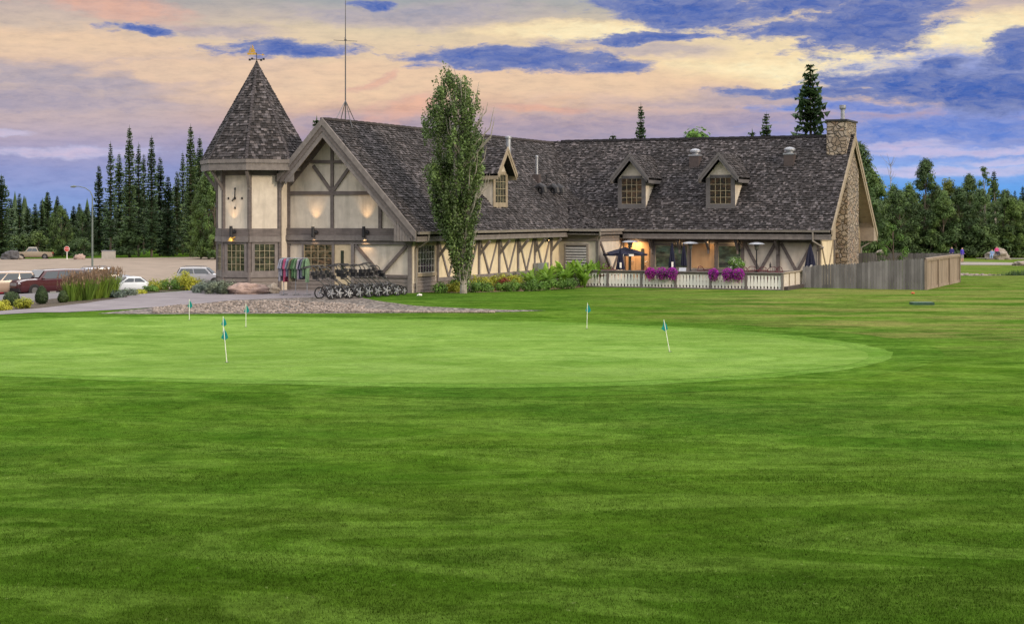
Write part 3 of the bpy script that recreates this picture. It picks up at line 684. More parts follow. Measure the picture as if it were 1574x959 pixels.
# barge boards of the front gable: three stepped boards
def barge(pts_outer, y, d, cuts):
    pass
def rake_left_gable():
    y = -0.95
    zl = lambda X, o: RZ-o-KL*abs(X-RX)
    for o0, o1, yd, mt in ((0.0, 0.30, 0.10, 'trim'), (0.304, 0.56, 0.06, 'timber'), (0.564, 0.86, 0.03, 'trim')):
        m = MB()
        xr = EX if o0 == 0 else (EX-0.16 if o0 < 0.5 else -0.30)
        m.prism([(RX,y,RZ-o0+0.03),(xr,y,zl(xr,o0)+0.03),(xr,y,zl(xr,o1)),(RX,y,RZ-o1)], (0,-yd,0))
        xl = -6.45 if o0 == 0 else (-6.3 if o0 < .5 else -6.05)
        m.prism([(RX,y,RZ-o0+0.03),(RX,y,RZ-o1),(xl,y,zl(xl,o1)),(xl,y,zl(xl,o0)+0.03)], (0,-yd,0))
        m.build('bargeboard', M[mt], club)
    # boxed end of the rake with upright planks
    m = MB(); xs = [-0.42+i*0.139 for i in range(9)]
    for i in range(8):
        a, b = xs[i], xs[i+1]-0.012
        m.prism([(a,y+0.02,2.32),(b,y+0.02,2.32),(b,y+0.02,min(zl(b,0.30),3.1)),(a,y+0.02,min(zl(a,0.30),3.1))], (0,-0.045-0.01*(i%2),0))
    m.build('boxed_eave_end', M['trim'], club)
    m = MB(); m.box(-0.42, EX-0.02, y+0.03, -0.0, 2.30, 2.32); m.build('soffit', M['soffit'], club)
    m = MB(); m.prism([(-6.45,y+.02,5.0),(-5.6,y+.02,5.0),(-5.6,y+.02,5.65),(-6.45,y+.02,5.1)], (0,-0.03,0)); m.box(-7.4,-6.3,y+.1,-0.2,5.0,5.25); m.build('boxed_eave_end', M['trim'], club)
    # soffits under both rakes
    m = MB()
    m.face([(RX,y,RZ-0.27),(-6.45,y,zl(-6.45,0.27)),(-6.45,0,zl(-6.45,0.27)),(RX,0,RZ-0.27)]); m.face([(RX,y,RZ-0.27),(RX,0,RZ-0.27),(-.1,0,zl(-.1,0.27)),(-.1,y,zl(-.1,.27))])
    m.build('soffit', M['soffit'], club)
rake_left_gable()
# ------------- side wall of the left wing, facing the patio
def side_wall():
    Xc = 0.0
    ys = [2.45, 4.72, 6.92, 9.29, 11.63, 13.83, 16.05]
    m = MB(); m.box(0.001, 0.012, 2.4, 17.2, 0.4, 2.4); m.build('wall', M['stucco_lit'], club)
    for y in ys: timber('X', 0.012, y, 0.45, y, 2.35, 0.15, 0.06, 'trim')
    for a, b in zip(ys[:-1], ys[1:]):
        mid = (a+b)/2
        timber('X', 0.012, a+0.12, 2.3, mid-0.03, 0.62, 0.12, 0.045, 'trim'); timber('X', 0.012, b-0.12, 2.3, mid+0.03, 0.62, 0.12, 0.042, 'trim')
    timber('X', 0.012, 2.37, 0.50, 17.2, 0.50, 0.18, 0.075, 'trim')
    siding('X', 0.0, 0.1, 17.2, -0.6, 0.41, mat='siding')
    for y in ys[0:]:
        m = MB(); m.beam((0.07,y,1.55),(0.62,y,2.22),0.11,0.12); m.beam((0.05,y,1.35),(0.09,y,2.3),0.12,0.1); m.build('eave_bracket', M['trim'], club)
    window('X', 0.0, 0.42, 2.10, 0.86, 2.1, 6, 4, 'pane_dark', 'muntin_w', 'trim_lit', 0.12)
    siding('X', 0.0, 0.3, 2.25, 0.42, 0.68, 0.14)
    m = MB(); m.box(EX-0.05, EX, -0.9, 16.9, 2.30, 2.66); m.box(EX-0.02, EX+0.02, -0.85, 16.9, 2.45, 2.47); m.build('fascia', M['trim'], club)
    m = MB(); m.box(0.0, EX-0.05, -0.88, 16.9, 2.30, 2.33); m.build('soffit', M['soffit'], club)
    m = MB(); m.prism([(EX,-0.85,2.62),(EX+0.12,-0.85,2.62),(EX+0.15,-0.85,2.74),(EX,-0.85,2.74)], (0,17.7,0)); m.build('gutter', M['gutter'], club)
    m = MB(); m.tube([(EX+0.06,0.15,2.64),(EX+0.05,0.15,2.35),(0.30,0.2,2.08),(0.1,0.2,1.98),(0.1,0.2,0.05)], 0.045, 8); m.build('downspout', M['gutter'], club)
    m = MB(); m.tube([(0.10,15.3,2.1),(0.22,15.3,2.15)], 0.06, 8); m.build('wall_lamp', M['darkmetal'], club)
side_wall()
# ------------- corner block with louvre
def block():
    yb = 17.2
    window_ = MB(); band(window_, 'Y', yb, 0.40, 1.72, 0.60, 1.88, 0, 0.05); lo = window_.build('louvre_vent', M['black'], club)
    fr_ = MB(); band(fr_, 'Y', yb, 0.36, 0.46, 0.6, 1.92, 0, .1); band(fr_, 'Y', yb, 1.66, 1.76, 0.6, 1.92, 0, .1); band(fr_, 'Y', yb, .46, 1.66, 1.82, 1.92, 0, .1); fr_.build('frame', M['gutter'], lo)
    s = MB()
    for i in range(8):
        z = 0.66+i*0.145; s.hexa([(0.465,yb-0.055,z+.05),(1.655,yb-0.055,z+.05),(1.655,yb-0.13,z-.03),(0.465,yb-0.13,z-.03),(0.465,yb-0.055,z+0.065),(1.655,yb-0.055,z+0.065),(1.655,yb-0.13,z+0.05),(0.465,yb-0.13,z+0.05)])
    s.build('slat', M['lightmetal'], lo)
    siding('Y', yb, 0.05, 2.3, 2.05, 2.55, 0.17); siding('X', 2.30, yb, 21.3, 2.05, 2.55, 0.17)
    timber('Y', yb, 2.26, -0.8, 2.26, 2.05, 0.14, 0.06, 'trim')
    timber('X', 2.30, yb+0.12, -0.8, yb+0.12, 2.05, 0.16, 0.06); timber('X', 2.30, 21.15, -0.8, 21.15, 2.05, 0.16, 0.06)
    timber('X', 2.30, yb+0.3, 2.0, 19.2, 0.35, 0.14, 0.05); timber('X', 2.30, 21.0, 2.0, 19.25, 0.35, 0.14, 0.048)
    m = MB(); m.box(EX, 2.55, 16.75, 16.80, 2.42, 2.66); m.build('fascia', M['trim'], club); m = MB(); m.box(2.5, 2.55, 16.8, 20.5, 2.42, 2.66); m.build('fascia', M['trim'], club)
    m = MB(); m.box(EX, 2.5, 16.8, yb, 2.43, 2.46); m.build('soffit', M['soffit'], club)
    m = MB(); m.box(EX+0.16, 2.67, 16.63, 16.75, 2.60, 2.73); m.box(2.55, 2.67, 16.75, 20.35, 2.60, 2.73); m.build('gutter', M['gutter'], club)
    m = MB(); m.tube([(2.6,16.7,2.62),(2.6,16.75,2.4),(2.42,17.05,2.2),(2.38,17.12,2.05),(2.38,17.12,-0.3)], 0.05, 8); m.build('downspout', M['gutter'], club)
    m = MB(); m.box(0.06, 0.34, 13.6, 15.0, 0.30, 0.95); m.build('meter_box', M['galv'], club)
block()
# ------------- main wing front
def mainfront():
    c = 21.28; fy = lambda px: P(px, 400, Y=c).x
    m = MB(); m.box(2.55, XE, EY, EY+0.05, 2.17, 2.60); m.box(2.55, XE, EY-0.02, EY, 2.36, 2.38); m.build('fascia', M['trim'], club)
    m = MB(); m.box(2.35, XW+.02, EY+0.05, c, 2.17, 2.20); m.build('soffit', M['soffit'], club)
    m = MB(); m.prism([(2.6,EY,2.56),(2.6,EY-0.12,2.56),(2.6,EY-0.15,2.68),(2.6,EY,2.68)], (XE-2.66,0,0)); m.build('gutter', M['gutter'], club)
    m = MB(); band(m, 'Y', c, 2.32, XW, 1.98, 2.17, 0, 0.07); m.build('timber_beam', M['timber'], club)
    a, b = fy(957), fy(998); mid = (a+b)/2
    m = MB(); band(m, 'Y', c, fy(951), fy(1004), -.3, 1.98, 0.0, 0.02); m.build('wood_panel', M['doorwood'], club)
    door(c, a, mid-0.01, -0.12, 1.96, 'doorwood', [(mid-0.42,mid-0.26,0.35,1.60)])
    door(c, mid+0.01, b, -0.12, 1.96, 'doorwood', [(mid+0.32,mid+0.52,0.35,1.60)])
    for px_ in (953, 1003, 1060, 1101, 1142): timber('Y', c, fy(px_), -0.2, fy(px_), 2.0, 0.22 if px_ == 1003 else 0.14, 0.09, 'timber')
    window('Y', c, fy(1008), fy(1033), 0.56, 1.80, 1, 1, 'pane_patio', frame='trim')
    window('Y', c, fy(1036), fy(1057), 0.56, 1.80, 1, 1, 'pane_patio', frame='trim', fw=0.07)
    m = MB(); band(m, 'Y', c, fy(1063), fy(1098), 0.56, 1.90, 0, 0.03); p_ = m.build('wood_panel', M['doorwood'], club)
    window('Y', c, fy(1104.5), fy(1139), 0.56, 1.80, 1, 1, 'pane_patio', frame='trim')
    timber('Y', c, fy(1003), 0.42, fy(1142), 0.42, 0.18, 0.10, 'trim')
    v = [(fy(1145), fy(1168), fy(1192)), (fy(1201), fy(1225), fy(1249))]
    for l, mdd, r in v:
        timber('Y', c, l, 1.95, mdd-0.03, 0.48, 0.17, 0.055); timber('Y', c, r, 1.95, mdd+0.03, 0.48, 0.17, 0.052)
    timber('Y', c, fy(1196.5), -0.2, fy(1196.5), 2.0, 0.20, 0.08)
    timber('Y', c, XW-0.06, -0.6, XW-0.06, 2.17, 0.16, 0.07)
    timber('Y', c, fy(1142), 0.40, XW-.14, 0.40, 0.14, 0.08)
    siding('Y', c, fy(1142), XW-.14, -0.3, 0.32)
    for px_ in (1003, 1046, 1090, 1135, 1196):
        m = MB(); x = fy(px_); m.beam((x,c-0.07,1.55),(x,c-0.62,2.12),0.13,0.13); m.beam((x,c-0.13,1.35),(x,c-0.13,2.17),0.14,0.09); m.build('eave_bracket', M['trim'], club)
    x = P(1249, 360, Y=EY-0.1).x
    m = MB(); m.tube([(x,EY-0.08,2.58),(x,EY-0.06,2.1),(x+0.45,EY+0.4,1.75),(XW-0.1,c-0.12,1.55),(XW-0.1,c-0.12,-0.2)], 0.05, 8); m.build('downspout', M['gutter'], club)
    # a lamp over the patio doors
    m = MB(); m.box(mid+0.75, mid+0.9, c-0.2, c-0.06, 1.98, 2.12); m.build('wall_lamp', M['darkmetal'], club)
mainfront()
# ------------- right gable end
def rightgable():
    c = XW
    zl = lambda y, o: RZ2-o-KR*abs(y-RY)
    # barge boards, both rakes
    for o0, o1, d in ((0.0, 0.30, 0.08), (0.304, 0.55, 0.045)):
        m = MB(); x = XE
        ef, eb_ = EY if o0 == 0 else EY+0.05, BY
        m.prism([(x,RY,RZ2-o0+0.03),(x,RY,RZ2-o1),(x,ef,zl(ef,o1) if o0 == 0 else 2.3),(x,ef,zl(ef,o0)+0.03)], (d,0,0))
        m.prism([(x,RY,RZ2-o0+0.03),(x,eb_,zl(eb_,o0)+0.03),(x,eb_,zl(eb_,o1)),(x,RY,RZ2-o1)], (d,0,0))
        m.build('bargeboard', M['trim_lit'], club)
    m = MB()
    m.prism([(XE+.001,EY,2.17),(XE+.001,EY+0.9,2.17),(XE+.001,EY+0.9,zl(EY+0.9,.5)),(XE+.001,EY,zl(EY,.2))], (0.04,0,0))
    m.build('boxed_eave_end', M['trim_lit'], club)
    m = MB(); m.prism([(XE-0.82,BY-1.0,1.95),(XE-0.82,BY,1.95),(XE-0.82,BY,2.35),(XE-0.82,BY-1.0,3.1)], (0.86,0,0)); m.build('boxed_eave_end', M['soffit'], club)
    m = MB()
    y = RY
    for sgn, e in ((-1, EY), (1, BY)):
        n = 26
        for i in range(n):
            ya, yb = RY+(e-RY)*i/n, RY+(e-RY)*(i+0.93)/n
            p = [(XW,ya,zl(ya,.27)),(XE,ya,zl(ya,.27)),(XE,yb,zl(yb,.27)),(XW,yb,zl(yb,.27))]
            m.prism(p, (0,0,-0.02))
    m.build('soffit', M['soffit'], club)
    m = MB(); band(m, 'X', c, 21.2, 24.84, 2.10, 2.40, 0, 0.06); m.build('timber_beam', M['trim_lit'], club); m = MB(); band(m, 'X', c, 27.76, 31.3, 2.1, 2.4, 0, 0.06); m.build('timber_beam', M['trim_lit'], club)
    timber('X', c, 21.3, -0.8, 21.3, 2.1, 0.18, 0.06, 'trim_lit'); timber('X', c, 24.6, -0.8, 24.6, 2.1, 0.14, 0.06, 'trim')
    timber('X', c, 21.6, 2.0, 23.0, 0.3, 0.13, 0.04, 'trim_lit'); timber('X', c, 24.4, 2.0, 23.1, 0.3, 0.13, 0.042, 'trim_lit')
    timber('X', c, 28.0, 0.3, 29.6, 2.0, 0.13, 0.04, 'trim_lit'); timber('X', c, 31.2, -0.8, 31.2, 2.1, 0.16, 0.06, 'trim_lit')
    siding('X', c, 21.4, 24.9, 2.42, 6.2, 0.17, 'trim_lit') if False else None
    # stone breast that climbs the wall, stack above the roof
    m = MB(); ya, yb = 24.85, 27.75; xo = 14.12
    m.prism([(c,ya,-1.5),(xo,ya,-1.5),(xo,ya,zl(ya,.3)),(c,ya,zl(ya,.3))], (0,(yb-ya)/2-0.001,0)) if False else None
    z1, z2 = zl(ya,.3), zl(yb,.3)
    m.face([(c,ya,-1.5),(xo,ya,-1.5),(xo,ya,z1),(c,ya,z1)]); m.face([(xo,ya,-1.5),(xo,yb,-1.5),(xo,yb,z2),(xo,RY,RZ2-.3),(xo,ya,z1)]); m.face([(xo,yb,-1.5),(c,yb,-1.5),(c,yb,z2),(xo,yb,z2)])
    ch = m.build('chimney', M['stone'], club)
    m = MB(); m.box(12.93, 14.02, 24.95, 27.6, 6.4, 8.68); s = m.build('stack', M['stone'], ch)
    m = MB(); m.box(12.86, 14.09, 24.88, 27.67, 8.68, 8.78); m.build('cap', M['darkmetal'], ch)
    m = MB(); m.lathe([(0.0,0),(0.13,0),(0.13,0.15),(0.115,0.16),(0.115,0.62),(0.17,0.66),(0.19,0.72),(0.19,0.88),(0.0,0.9)], (13.55,26.2,8.76), 14); m.build('flue', M['galv'], ch, smooth=False)
    m = MB(); m.tube([(XE-.1,31.6,1.95),(XW+0.1,31.36,1.55),(XW+0.1,31.36,-0.2)], 0.05, 8); m.build('downspout', M['gutter'], club)
rightgable()
# ------------- dormers
def dormer(T, w, h, zb, roof_h, ov, depth, pane, seed, mat='trim', skew=0):
    """T maps local (across, out, up) to world; out>0 is towards the eave"""
    d = MB().hexa([T(-w/2,0,zb),T(w/2,0,zb),T(w/2,-depth,zb),T(-w/2,-depth,zb),T(-w/2,0,zb+h),T(w/2,0,zb+h),T(w/2,-depth,zb+h),T(-w/2,-depth,zb+h)])
    rw = w/2+ov
    d.prism([T(-w/2,0,zb+h),T(w/2,0,zb+h),T(0,0,zb+h+roof_h*(w/2)/rw)], T(0,-depth,0)-T(0,0,0))
    body = d.build('dormer', M['stucco'], club)
    # casing
    f = MB()
    def bx(a0,a1,z0,z1,o0,o1): f.hexa([T(a0,o0,z0),T(a1,o0,z0),T(a1,o1,z0),T(a0,o1,z0),T(a0,o0,z1),T(a1,o0,z1),T(a1,o1,z1),T(a0,o1,z1)])
    cw = 0.22
    bx(-w/2-.02,-w/2+cw,zb,zb+h,0,0.05); bx(w/2-cw,w/2+.02,zb,zb+h,0,0.05); bx(-w/2+cw,w/2-cw,zb,zb+0.26,0,0.047); bx(-w/2+cw,w/2-cw,zb+h-0.02,zb+h+0.14,0,0.06)
    f.build('casing', M[mat], body)
    a0, a1, z0, z1 = -w/2+cw, w/2-cw, zb+0.26, zb+h-0.02
    g = MB().face([T(a0,0.012,z0),T(a1,0.012,z0),T(a1,0.012,z1),T(a0,0.012,z1)]); g.build('pane', M[pane], body)
    k = MB()
    for i in range(1,4): a = a0+(a1-a0)*i/4; k.hexa([T(a-.011,.02,z0),T(a+.011,.02,z0),T(a+.011,.04,z0),T(a-.011,.04,z0),T(a-.011,.02,z1),T(a+.011,.02,z1),T(a+.011,.04,z1),T(a-.011,.04,z1)])
    for i in range(0,5): z = z0+(z1-z0)*i/4; k.hexa([T(a0,.018,z-.011),T(a1,.018,z-.011),T(a1,.044,z-.011),T(a0,.044,z-.011),T(a0,.018,z+.011),T(a1,.018,z+.011),T(a1,.044,z+.011),T(a0,.044,z+.011)])
    k.build('muntin_grid', M['muntin'], body)
    # roof with overhang
    m = MB(); fo = 0.42; zr = zb+h+roof_h; ze = zb+h
    sl = Vector((rw, 0, roof_h)).length
    for sg in (-1, 1):
        O = T(sg*rw, fo, ze); U = (T(0,-1,0)-T(0,0,0)); V = T(0,fo,zr)-O
        q = [T(sg*rw,fo,ze),T(0,fo,zr),T(0,-depth-1.6,zr),T(sg*rw,-depth-1.6,ze)]
        m.prism(q, Vector((0,0,-0.10)), DK)
        shingles(m, O, U, V, V.length, lambda v: (0, depth+fo+1.4), seed=seed+sg, ex=0.15)
    m.build('dormer_roof', M['roof'], body)
    m = MB()
    for o0, o1, dd in ((0.0,0.17,0.05),(0.173,0.36,0.02)):
        k2 = roof_h/rw
        for sg in (-1,1):
            e = rw if o0 == 0 else rw-0.10
            m.prism([T(0,fo,zr-o0+0.03),T(sg*e,fo,zr-o0+0.03-k2*e),T(sg*e,fo,zr-o1-k2*e),T(0,fo,zr-o1)], T(0,dd,0)-T(0,0,0))
    m.build('bargeboard', M[mat], body)
    for sg in (-1,1):
        m = MB()
        m.hexa([T(sg*(rw-0.03),fo,ze-0.28),T(sg*rw,fo,ze-0.28),T(sg*rw,-depth,ze-0.28),T(sg*(rw-0.03),-depth,ze-0.28),T(sg*(rw-0.03),fo,ze-0.02),T(sg*rw,fo,ze-0.02),T(sg*rw,-depth,ze-0.02),T(sg*(rw-0.03),-depth,ze-0.02)])
        m.hexa([T(sg*w/2,0,ze-0.3),T(sg*rw,0,ze-0.3),T(sg*rw,-depth,ze-0.3),T(sg*w/2,-depth,ze-0.3),T(sg*w/2,0,ze-0.27),T(sg*rw,0,ze-0.27),T(sg*rw,-depth,ze-0.27),T(sg*w/2,-depth,ze-0.27)])
        m.build('fascia', M[mat], body)
    # dark trim down the cheek along the roof
    m = MB()
    m.beam(T(w/2+0.02,-0.12,zb+0.1), T(w/2+0.02,-1.75,zb+h-0.25), 0.10, 0.03, T(1,0,0)-T(0,0,0)); m.build('cheek_trim', M['timber'], body)
dz0 = 3.84
yR = EY+(dz0-EZ2)/KR
dormer(lambda a,o,z: Vector((2.62+a, yR-o, z)), 1.62, 1.70, dz0, 1.36, 0.34, 2.2, 'pane_dim', 31, 'dtrim')
dormer(lambda a,o,z: Vector((7.80+a, yR-o, z)), 1.62, 1.70, dz0, 1.36, 0.34, 2.2, 'pane_dim', 41, 'dtrim')
dormer(lambda a,o,z: Vector((-0.37+o, 10.3+a, z)), 1.70, 1.70, dz0, 1.36, 0.34, 2.2, 'pane_tower', 51, 'trim_lit')
# ------------- roof vents
def zroofL(x): return RZ-KL*abs(x-RX)
def zroofR(y): return RZ2-KR*abs(y-RY)
def ventL(x, y, bw, bh, pr, ph, cap=True):
    z = zroofL(x); m = MB(); m.box(x-bw/2, x+bw/2, y-bw/2, y+bw/2, z-bw*0.6, z+bh); b = m.build('vent_base', M['curb'], club)
    m = MB(); m.lathe([(0,0),(pr,0),(pr,ph),(pr*1.35,ph+0.02),(pr*1.35,ph+0.12),(0,ph+0.16)] if cap else [(0,0),(pr,0),(pr,ph),(0,ph)], (x,y,z+bh), 12); m.build('flue', M['galv'], b)
ventL(-2.05, 15.1, 0.55, 0.75, 0.14, 1.15); ventL(-1.75, 18.3, 0.36, 0.38, 0.075, 0.9)
m = MB(); m.lathe([(0,0),(0.05,0),(0.05,0.55),(0,0.55)], (-1.7,19.6,zroofL(-1.7)-.1), 8); m.build('flue', M['darkmetal'], club)
for x, y in ((-1.1,17.2),(-1.1,19.0),(-1.1,19.8)):
    z = zroofL(x); m = MB(); m.tube([(x-0.25,y,z-0.1),(x-0.2,y,z+0.3),(x+0.02,y,z+0.42),(x+0.22,y,z+0.3),(x+0.26,y,z+0.05)], [0.16,0.17,0.18,0.19,0.2], 10); m.build('vent_hood', M['darkmetal'], club)
for xv in (5.45, 10.95):
    y = 24.55; z = zroofR(y); m = MB(); m.box(xv-0.28, xv+0.28, y-0.28, y+0.28, z-0.35, z+0.42); b = m.build('vent_base', M['curb'], club)
    m = MB(); m.box(xv-0.31, xv+0.31, y-0.31, y+0.31, z+0.42, z+0.5); m.lathe([(0.2,0.5),(0.2,0.62),(0.32,0.64),(0.32,0.74),(0.2,0.82),(0,0.86)], (xv,y,z), 14); m.build('vent_cap', M['galv'], b)
# ------------- tower
TX, TY, TR, ER = -8.22, 0.0, 1.84, 2.62
def tv(k, r): a = radians(-90+22.5+45*k); return Vector((TX+r*cos(a), TY+r*sin(a), 0))
def tower():
    ze, za = 6.02, 10.62
    m = MB(); m.prism([tv(k, TR)+Vector((0,0,-1.2)) for k in range(8)], (0,0,6.9)); m.build('tower_wall', M['stucco'], club)
    # roof
    m = MB(); A = Vector((TX,TY,za))
    for k in range(8):
        a, b = tv(k-1, ER)+Vector((0,0,ze)), tv(k, ER)+Vector((0,0,ze))
        m.face([a,b,A], DK); mid = (a+b)/2; V = A-mid; L = V.length; wd = (b-a).length
        shingles(m, a, b-a, V, L, lambda v, wd=wd, L=L: (wd/2*v/L, wd-wd/2*v/L), ex=0.135, wmin=0.07, wmax=0.21, seed=60+k)
        if L: 
            for i in range(34):
                t0, t1 = i/34, (i+0.9)/34
                m.beam(b.lerp(A,t0)+Vector((0,0,.03)), b.lerp(A,t1)+Vector((0,0,.02)), 0.12, 0.03, (0,0,1), (0.07,0.065,0.07))
    m.build('tower_roof', M['roof'], club)
    for r0, r1, z0, z1 in ((ER-0.08,ER,5.52,5.84),(ER-0.05,ER+0.05,5.845,6.02)):
        m = MB()
        for k in range(8):
            m.hexa([tv(k-1,r0)+Vector((0,0,z0)),tv(k-1,r1)+Vector((0,0,z0)),tv(k,r1)+Vector((0,0,z0)),tv(k,r0)+Vector((0,0,z0)),tv(k-1,r0)+Vector((0,0,z1)),tv(k-1,r1)+Vector((0,0,z1)),tv(k,r1)+Vector((0,0,z1)),tv(k,r0)+Vector((0,0,z1))])
        m.build('fascia', M['trim'], club)
    m = MB()
    for k in range(8): m.face([tv(k-1,TR-.1)+Vector((0,0,5.56)),tv(k,TR-.1)+Vector((0,0,5.56)),tv(k,ER-.05)+Vector((0,0,5.53)),tv(k-1,ER-.05)+Vector((0,0,5.53))])
    m.build('soffit', M['soffit'], club)
    for k in (7, 0, 1, 6):      # faces between vertex k-1 and k
        a, b = tv(k-1, TR), tv(k, TR); U = (b-a).normalized(); L = (b-a).length; N = Vector((U.y,-U.x,0))
        def T(u, o, z): return a+U*u+N*o+Vector((0,0,z))
        def bx(m, u0,u1,z0,z1,o0,o1): m.hexa([T(u0,o0,z0),T(u1,o0,z0),T(u1,o1,z0),T(u0,o1,z0),T(u0,o0,z1),T(u1,o0,z1),T(u1,o1,z1),T(u0,o1,z1)])
        m = MB(); bx(m,-.02,L+.02,2.50,2.86,0,0.10); m.build('timber_beam', M['timber'], club)
        m = MB(); bx(m,-.02,L+.02,2.24,2.496,0,0.13); m.build('timber_beam', M['trim'], club)
        m = MB(); bx(m,0.12,L-.12,5.30,5.55,0,0.05); m.build('timber_beam', M['timber'], club)
        m = MB(); bx(m,-.01,L+.01,0.62,0.86,0,0.08); m.build('timber_beam', M['trim'], club)
        m = MB(); z = -0.1
        while z < 0.6:
            m.hexa([T(0,0,z),T(L,0,z),T(L,.05,z),T(0,.05,z),T(0,0,z+.18),T(L,0,z+.18),T(L,.02,z+.18),T(0,.02,z+.18)]); z += .18
        m.build('siding', M['siding'], club)
        if k != 1+99:
            wmar = 0.24
            f = MB(); bx(f,0.1,wmar,0.86,2.24,0,.06); bx(f,L-wmar,L-.1,0.86,2.24,0,.06); bx(f,wmar,L-wmar,2.14,2.24,0,.058); bx(f,wmar,L-wmar,.86,.92,0,.058)
            fo = f.build('window', M['trim'], club)
            g = MB().face([T(wmar,.012,.92),T(L-wmar,.012,.92),T(L-wmar,.012,2.14),T(wmar,.012,2.14)]); g.build('pane', M['pane_tower' if k != 1 else 'pane_tower'], fo)
            q = MB()
            for i in range(1,4): u = wmar+(L-2*wmar)*i/4; bx(q,u-.010,u+.010,.92,2.14,.02,.04)
            for i in range(1,4): z = .92+1.22*i/4; bx(q,wmar,L-wmar,z-.010,z+.010,.018,.044)
            q.build('muntin_grid', M['muntin'], fo)
    for k in (6, 7, 0, 1, 5):
        v = tv(k, TR+0.03); d = (v-Vector((TX,TY,0))).normalized(); sd_ = Vector((-d.y,d.x,0))
        m = MB(); m.prism([v-d*.12-sd_*.12, v+d*.03-sd_*.07, v+d*.05, v+d*.03+sd_*.07, v-d*.12+sd_*.12], (0,0,5.56)); m.build('corner_post', M['timber'], club)
        m = MB(); m.beam(v+d*.05+Vector((0,0,4.75)), v+d*.58+Vector((0,0,5.48)), 0.12, 0.12); m.beam(v+d*.05+Vector((0,0,4.62)), v+d*.05+Vector((0,0,5.5)), 0.12, 0.10); m.build('eave_bracket', M['trim'], club)
    # clock without a dial: four marks and two hands on the stucco
    yf = TY-TR*cos(radians(22.5)); cx, cz = P(361.5,305,Y=yf).x, P(361.5,305,Y=yf).z
    ck = MB()
    for dx, dz in ((0,.44),(0,-.44),(-.36,0),(.38,0)): ck.box(cx+dx-.035,cx+dx+.035,yf-.03,yf-.005,cz+dz-.05,cz+dz+.05)
    ck.box(cx-.05,cx+.05,yf-.045,yf-.005,cz-.05,cz+.05)
    c = ck.build('clock', M['black'], club)
    h = MB(); h.beam((cx,yf-.05,cz),(cx+.02,yf-.05,cz+.40),.05,.015,(0,-1,0)); h.build('minute_hand', M['black'], c)
    h = MB(); h.beam((cx,yf-.06,cz),(cx-.14,yf-.06,cz-.13),.06,.015,(0,-1,0)); h.build('hour_hand', M['black'], c)
tower()
# sconces with real lamps
def spot(loc, aim, e, size=110, blend=1.0, r=0.03, col=(1,0.62,0.30)):
    l = bpy.data.lights.new('sconce_light', 'SPOT'); l.energy = e; l.spot_size = radians(size); l.spot_blend = blend; l.shadow_soft_size = r; l.color = col
    o = bpy.data.objects.new('sconce_light', l); COL.objects.link(o); o.location = loc; o.rotation_euler = (-(Vector(aim))).to_track_quat('Z','Y').to_euler(); return o
M['bulb'] = mk('lamp_glow', (0.9,0.8,0.6), None, 0.5, 4, 0, emis=((1.0,0.72,0.38), 6.0))
for i, (px_, py_, yy) in enumerate(((355,356,TY-TR*cos(radians(22.5))-0.10),(481,357,-0.14),(559,357,-0.14))):
    q = P(px_, py_, Y=yy-0.16); x, z, y = q.x, q.z, q.y
    m = MB(); m.lathe([(0,-.24),(.07,-.24),(.075,-.2),(.075,.2),(.07,.26),(0.055,.26)], (x,y,z), 14)
    m.tube([(x,y,z),(x+.12,y+.06,z)], .035, 8); m.tube([(x+.12,y+.05,z),(x+.12,y+.165,z)], .08, 12); s = m.build('sconce', M['darkmetal'], club)
    g = MB(); g.lathe([(0,.262),(.055,.262)], (x,y,z), 12); g.build('lamp_glow', M['bulb'], s)
    spot((x,y-0.02,z+.30), (0,.20,1), 60 if i else 36, 70)
    spot((x,y+0.0,z-.28), (0,.3,-1), 12 if i != 2 else 30, 100)
q = P(355,368,Y=TY-TR*cos(radians(22.5))-0.3)
m = MB(); m.tube([(q.x+.1,q.y+.2,q.z+.1),(q.x+.05,q.y+.05,q.z+.05),(q.x,q.y,q.z)], .03, 6); m.lathe([(0.03,.1),(.1,.02),(.13,-.08),(.0,-.06)], tuple(q), 12); m.build('flood_lamp', M['gold'], club)
pl_ = P(985,372,Y=21.1); spot((pl_.x-.3,20.72,2.05), (0,.45,-1), 150, 160, col=(1,.66,.34), r=.12); 
for q_ in (1045,1090,1130): spot((P(q_,372,Y=21.1).x,20.75,2.05), (0,.45,-1), 32, 150, col=(1,.66,.34), r=.1)
spot((0.25,15.3,2.15), (-.2,0,-1), 22, 150, col=(1,.62,.25)); spot((0.3,5.0,2.1), (-.1,0,-1), 10, 150, col=(1,.72,.4))
# weather vane
vane = empty('weather_vane', (TX,TY,10.62), label='gilded ship weather vane with compass arms on the tower tip', cat='weather vane')
m = MB(); m.tube([(0,0,-0.1),(0,0,0.62)], .022, 6); m.lathe([(0,0),(.06,.04),(.07,.1),(0,.14)], (0,0,0), 10); m.build('spindle', M['darkmetal'], vane)
m = MB(); r_, f_ = RT, FW
for d in (Vector((1,0,0)), Vector((0,1,0))):
    m.tube([d*-.5+Vector((0,0,.2)), d*.5+Vector((0,0,.2))], .014, 6)
    for sg in (-1,1): m.box(d.x*sg*.52-.05, d.x*sg*.52+.05, d.y*sg*.52-.05, d.y*sg*.52+.05, .14, .26)
m.build('compass_arms', M['darkmetal'], vane)
m = MB(); a = Vector((RT.x,RT.y,0)); O = a*-.28
def vp(u, z): return O+a*u+Vector((0,0,z))
m.prism([vp(-.3,.52),(vp(.22,.52)),vp(.3,.62),vp(-.34,.62)], FW*0.05)
